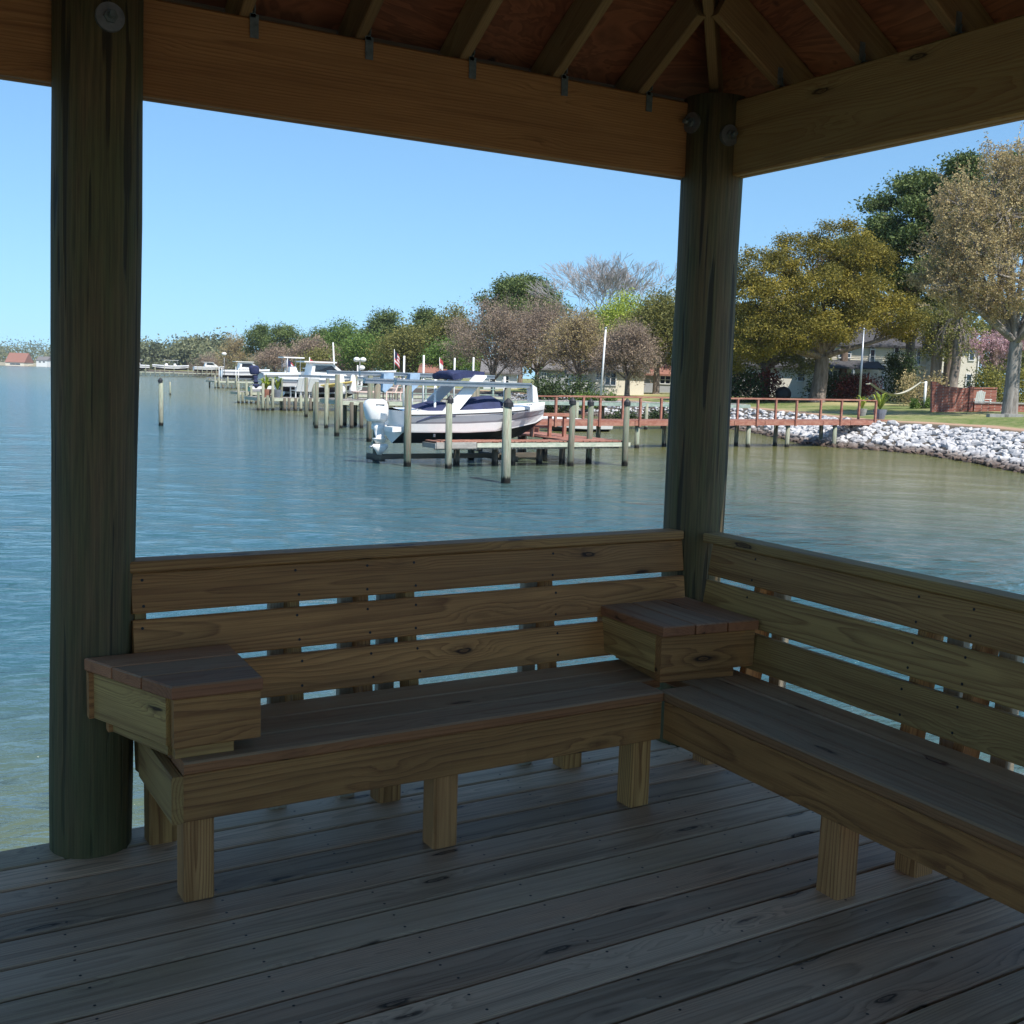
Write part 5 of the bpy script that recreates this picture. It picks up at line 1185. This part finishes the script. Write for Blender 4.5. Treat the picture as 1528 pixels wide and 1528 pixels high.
def window(parent,px0,px1,py0,py1,t,panes=2,name='window',arch=False,trim=.10,rows=2,fm='wintrim'):
    r=Vector((RH[0],RH[1],0)); d=Vector((FH[0],FH[1],0)); a=fac(px0,py1,t); c=fac(px1,py0,t); w_=(Vector((c.x,c.y,0))-Vector((a.x,a.y,0))).length; z0,z1=a.z,fac(px0,py0,t).z; O=Vector((a.x,a.y,z0))-d*.06; h=z1-z0; m=MB(); up=Vector((0,0,1))
    def bar(u0,u1,v0,v1): m.obox(O+r*(u0+u1)/2+up*(v0+v1)/2,r*(u1-u0)/2,d*.05,up*(v1-v0)/2)
    bar(-trim,w_+trim,-trim,0); bar(-trim,w_+trim,h,h+trim); bar(-trim,0,0,h); bar(w_,w_+trim,0,h)
    for k in range(1,panes): bar(w_*k/panes-.05,w_*k/panes+.05,0,h)
    if rows>1: 
        for k in range(panes): bar(w_*k/panes+.05,w_*(k+1)/panes-.05,h/2-.03,h/2+.03)
    if arch:
        R=w_/2; pts=[O+r*(w_/2+ (R+trim)*math.cos(q))+up*(h+trim+(R)*math.sin(q)*.95)-d*.05 for q in np.linspace(0,math.pi,9)]; m.extr(pts,d*.1)
    f=m.build(name,M[fm],parent); g=MB(); g.obox(O+r*w_/2+up*h/2+d*.03,r*w_/2,d*.012,up*h/2)
    if arch: pts=[O+r*(w_/2+ R*.8*math.cos(q))+up*(h+trim+.02+R*.76*math.sin(q))-d*.065 for q in np.linspace(0,math.pi,9)]; g.extr(pts,d*.01)
    g.build('pane',M['glass'],f); return f
t_=118; hs=thing('house','large cream two storey house with dark roof behind the golden oak','house',gpt(1300,t_))
A,B,zt,d=facade(hs,'wall',1106,1212,546,t_+.5,'cream_d',9); roof(hs,A,B,zt,d,9,2.6,'roof_d',.6,.08)
A,B,zt,d=facade(hs,'wall',1203,1398,546,t_,'cream_d',9)
A,B,zt,d=facade(hs,'wall',1203,1398,515,t_-.05,'cream',9.1,pyb=546); roof(hs,A,B,zt,d,9,2.8,'roof_d',.55,.18)
A,B,zt,d=facade(hs,'wall',1395,1461,513,t_-2.2,'cream_d',11); roof(hs,A,B,zt,d,11,2.6,'roof_d',.55,.3)
m=MB(); r_=Vector((RH[0],RH[1],0)); a=fac(1203,545.5,t_); c=fac(1397,545.5,t_); m.obox((a+c)/2-Vector((FH[0],FH[1],0))*.12,(c-a)/2,Vector((FH[0],FH[1],0))*.08,(0,0,.10)); m.build('belt_course',M['wintrim'],hs)
# siding lines on the upper storey: thin lapped boards
m=MB()
for k in range(11):
    py=517+k*2.6; a=fac(1205,py,t_-.08); c=fac(1394,py,t_-.08); z=(a.z+c.z)/2; a.z=c.z=z; m.obox((a+c)/2,(c-a)/2,Vector((FH[0],FH[1],0))*.022,(0,0,.018))
m.build('lap_siding',M['cream_d'],hs)
for w_ in ((1111,1128,555,572,t_+.5,3),(1190,1200,556,568,t_+.5,1),(1234,1264,553,574,t_,4),(1287,1297,557,583,t_,2),(1252,1259,522,533,t_-.1,1),(1262,1269,522,533,t_-.1,1),(1298,1305,522,541,t_-.1,1),(1334,1341,518,534,t_-.1,1),(1367,1374,521,543,t_-.1,1),
          (1402,1427,556,577,t_-2.2,3),(1441,1449,559,577,t_-2.2,1),(1416,1424,517,534,t_-2.2,1),(1425,1432,517,534,t_-2.2,1),(1446,1454,518,537,t_-2.2,1)):
    window(hs,*w_[:5],panes=w_[5],arch=(w_[0]==1298))
# porch
Fd=Vector((FH[0],FH[1],0)); a=fac(1206,546,t_-2.6); c=fac(1322,546,t_-2.6); zt2=a.z; c.z=zt2; m=MB()
m.extr([a,c,c+Fd*2.6+Vector((0,0,.75)),a+Fd*2.6+Vector((0,0,.75))],(0,0,-.18)); m.build('porch_roof',M['roof_d'],hs)
for px in (1228,1273,1318): p=fac(px,560,t_-2.4); m=MB(); m.box((p.x-.13,p.y-.13,gh(p.x,p.y)-.3),(p.x+.13,p.y+.13,zt2-.1)); m.build('porch_post',M['wintrim'],hs)
m=MB(); p=fac(1462,514,t_-2.3); m.tube([(p.x,p.y,p.z),(p.x,p.y,gh(p.x,p.y))],.07,6); m.build('downpipe',M['wintrim'],hs)
def house(label,px0,px1,ey,t,dp,rise,wm,rm,wins=(),hip=0,door=None):
    o=thing('house',label,'house',gpt((px0+px1)/2,t)); A,B,zt,d=facade(o,'wall',px0,px1,ey,t,wm,dp); roof(o,A,B,zt,d,dp,rise,rm,.5,hip)
    for a in wins: window(o,*a,t,panes=2)
    return o
house('white cottage with two dark windows behind the stems of the reddish trees',722,772,556,150,7,1.7,'wall_w','roof_g',((731,739,563,572),(750,759,561,574)))
house('grey low house with white corner trim between the reddish trees and the white garage',800,856,550,140,7,1.5,'wall_g','roof_g',((808,815,556,566),(845,853,556,572)))
house('bright white garage right of the big dark shrub, with a brown step',852,890,556,128,6,1.0,'white_p','roof_g',((878,886,558,566),))
house('cream bungalow with tall dark glass doors behind the white flagpole',885,962,552,118,8,2.4,'cream','roof_g',((890,898,555,566),(903,919,553,574)))
house('brown gabled house mostly behind the dark olive oak',955,1030,558,130,7,1.6,'wall_g','roof_r',((985,1000,561,572),))
house('house with a terracotta roof behind the lifts, below the olive tree',628,662,556,185,7,1.5,'cream','roof_r',((636,644,559,564),))
house('tan house half hidden in the trees behind the mast base',470,500,551,250,8,1.8,'cream_d','roof_r',((478,486,552,557),))
house('pinkish white house behind the far lifts under the pine cluster',424,446,547,300,8,2.0,'white_p','roof_g',((430,438,548,554),))
house('wide far house with an orange red roof across the water, left of the left post',8,36,540.5,1170,22,10,'cream','roof_r',((15,30,542,544),))
house('far white house across the water right beside the left post',54,70,537.5,1170,16,4,'white_p','roof_g',((58,61,539,541),(64,67,539,541)))
# brick garden wall
bw=thing('brick_wall','red brick garden wall with a swooping top and a lower stretch to the right, on the lawn','wall',gpt(1425,74))
t0=72.5; Fd=Vector((FH[0],FH[1],0))
pts=[]; a=fac(1391,612,t0); zbot=gh(a.x,a.y)-.3
for px,py in ((1391,569),(1396,569.5),(1402,572),(1408,575.5),(1416,577.5),(1448,579)): q=fac(px,py,t0); pts.append(q)
e=fac(1448,612,t0); poly=[Vector((a.x,a.y,zbot))]+pts+[Vector((e.x,e.y,zbot))]; m=MB(); m.extr(poly,Fd*.3); m.build('high_wall',M['brick'],bw)
m=MB(); q=fac(1451,577,t0-.1); p0=fac(1448.3,577,t0-.1); p1=fac(1454,577,t0-.1); m.extr([Vector((p0.x,p0.y,zbot)),p0,p1,Vector((p1.x,p1.y,zbot))],Fd*.5); m.build('pier',M['brick'],bw)
m=MB(); p0=fac(1454.3,601.5,t0); p1=fac(1560,601.5,t0); m.extr([Vector((p0.x,p0.y,zbot)),p0,Vector((p1.x,p1.y,p0.z)),Vector((p1.x,p1.y,zbot))],Fd*.3); m.build('low_wall',M['brick'],bw)
m=MB(); p0=fac(1454,600,t0-.03); p1=fac(1560,600,t0-.03); p1.z=p0.z; m.obox((p0+p1)/2+Fd*.18,(p1-p0)/2,Fd*.22,(0,0,.05)); m.build('coping',M['stone'],bw)
bw2=thing('brick_wall','sunlit back brick wall behind the white garden chairs','wall',gpt(1470,82)); m=MB(); p0=fac(1452,580,83); p1=fac(1488,580,83); zb=gh(p0.x,p0.y)-.3; m.extr([Vector((p0.x,p0.y,zb)),p0,Vector((p1.x,p1.y,p0.z)),Vector((p1.x,p1.y,zb))],Fd*.3); m.build('wall_body',M['brick'],bw2); m=MB(); m.obox((p0+p1)/2+Fd*.15+Vector((0,0,.04)),(p1-p0)/2*1.01,Fd*.2,(0,0,.05)); m.build('coping',M['brick'],bw2)
def gchair(label,px,t,rot,s=1.0):
    b=gpt(px,t); o=thing('garden_chair',label,'chair',b+Vector((0,0,.12))); o.rotation_euler=(0,0,rot)
    def L(name,m): ob=m.build(name,M['pvc']); ob.parent=o
    m=MB(); 
    for k in range(5): x=-.24+.12*k; m.obox((x*s,.32*s,.72*s),(.05*s,0,0),(0,.10*s,.42*s-abs(k-2)*.05),(0,.012,-.003))
    L('backrest',m); m=MB(); m.obox((0,0,.36*s),(.29*s,0,0),(0,.3*s,-.05),(0,.0,.02)); L('seat',m)
    for sx in (-1,1): m=MB(); m.box((sx*.36*s-.06,-.32*s,.56*s),(sx*.36*s+.06,.36*s,.59*s)); m.box((sx*.34*s-.03,-.3*s,-.25),(sx*.34*s+.03,-.2*s,.56*s)); m.box((sx*.30*s-.03,.2*s,-.25),(sx*.30*s+.03,.3*s,.4*s)); L('arm',m)
gchair('left white slatted garden chair behind the low brick wall',1459,77,math.radians(150),1.05)
gchair('right white garden chair behind the low brick wall, turned sideways',1468,77.5,math.radians(80),1.0)
# hammock
h0=fac(1292,573,78); h1=fac(1381,571,80); ho=thing('hammock','pale rope hammock on the lawn in front of the house, tied to a white post','hammock',gpt(1335,79)); m=MB(); n=14; V=[]; 
for i in range(n+1):
    q=i/n; c=h0.lerp(h1,.07+.86*q); sagz=-1.0*math.sin(math.pi*(.05+.9*q)); 
    for k in range(5): w_=(k-2)*.22*(math.sin(math.pi*q)*.7+.3); V.append(c+Fd*w_+Vector((0,0,sagz+.15+abs(k-2)*.05)))
Fc=[(i*5+k,i*5+k+1,(i+1)*5+k+1,(i+1)*5+k) for i in range(n) for k in range(4)]; m.add(V,Fc,smooth=True); m.add([v-Vector((0,0,.03)) for v in V],[f[::-1] for f in Fc]); m.build('bed',M['rope'],ho)
m=MB(); m.tube([h0,V[2]],.03,5); m.tube([V[-3],h1],.03,5); m.build('rope',M['rope'],ho)
p=fac(1381,578,80); m=MB(); m.tube([(p.x,p.y,gh(p.x,p.y)-.1),(p.x,p.y,fac(1381,569,80).z)],.09,8); m.build('post',M['pvc'],ho)
# round black grill, stone edging, dinghy on the grass
b=gpt(1168,97); gr=thing('grill','dark rounded covered grill beside the shaded left wing of the house','grill',b); m=MB(); m.sphere((0,0,.65),.72,sc=(1.1,.8,.95)); q=m.build('cover',M['dark']); q.parent=gr; m=MB(); m.tube([(0,0,-.1),(0,0,.4)],.3,10); q=m.build('stand',M['dark']); q.parent=gr
for px,lb in ((1490,'flat grey stone slab left of the big tree foot'),(1512,'flat grey stone slab at the foot of the big tree')):
    b=gpt(px,64.5); m=MB(); m.obox(b+Vector((0,0,.06)),r_*.55,Fd*.25,(0,0,.1)); o=m.build('stone_slab',M['stone'],None,b); tag(o,lb,'stone')
b=gpt(1140,64); m=MB(); 
dg=thing('log','dark timber beam lying on the bank behind the railed walkway','timber',b); m.board(b-r_*1.6+Vector((0,0,.2)),b+r_*1.6+Vector((0,0,.2)),(0,0,1),Fd,.35,.35); m.build('beam',M['piling_d'],dg)
for px,t,lb in ((823,92,'left short wooden stake on the sandy lawn left of the shrub'),(837.5,88,'right short wooden stake on the sandy lawn')):
    b=gpt(px,t); m=MB(); m.tube([b-Vector((0,0,.1)),b+Vector((0,0,.75))],.13,8); o=m.build('stake',M['piling_p'],None,b); tag(o,lb,'stake')
# ================================================================== HAZE
def haze():
    t=NT('haze_air'); v=t.n('VolumePrincipled',{'Color':(.86,.92,1.0),'Density':.0001,'Anisotropy':.2}); t.t.links.new(v.outputs[0],t.out.inputs['Volume'])
    b=MB(); b.box((-2700,-2700,-9),(2700,2900,75)); o=b.build('haze',t.m); o['kind']='stuff'
haze()
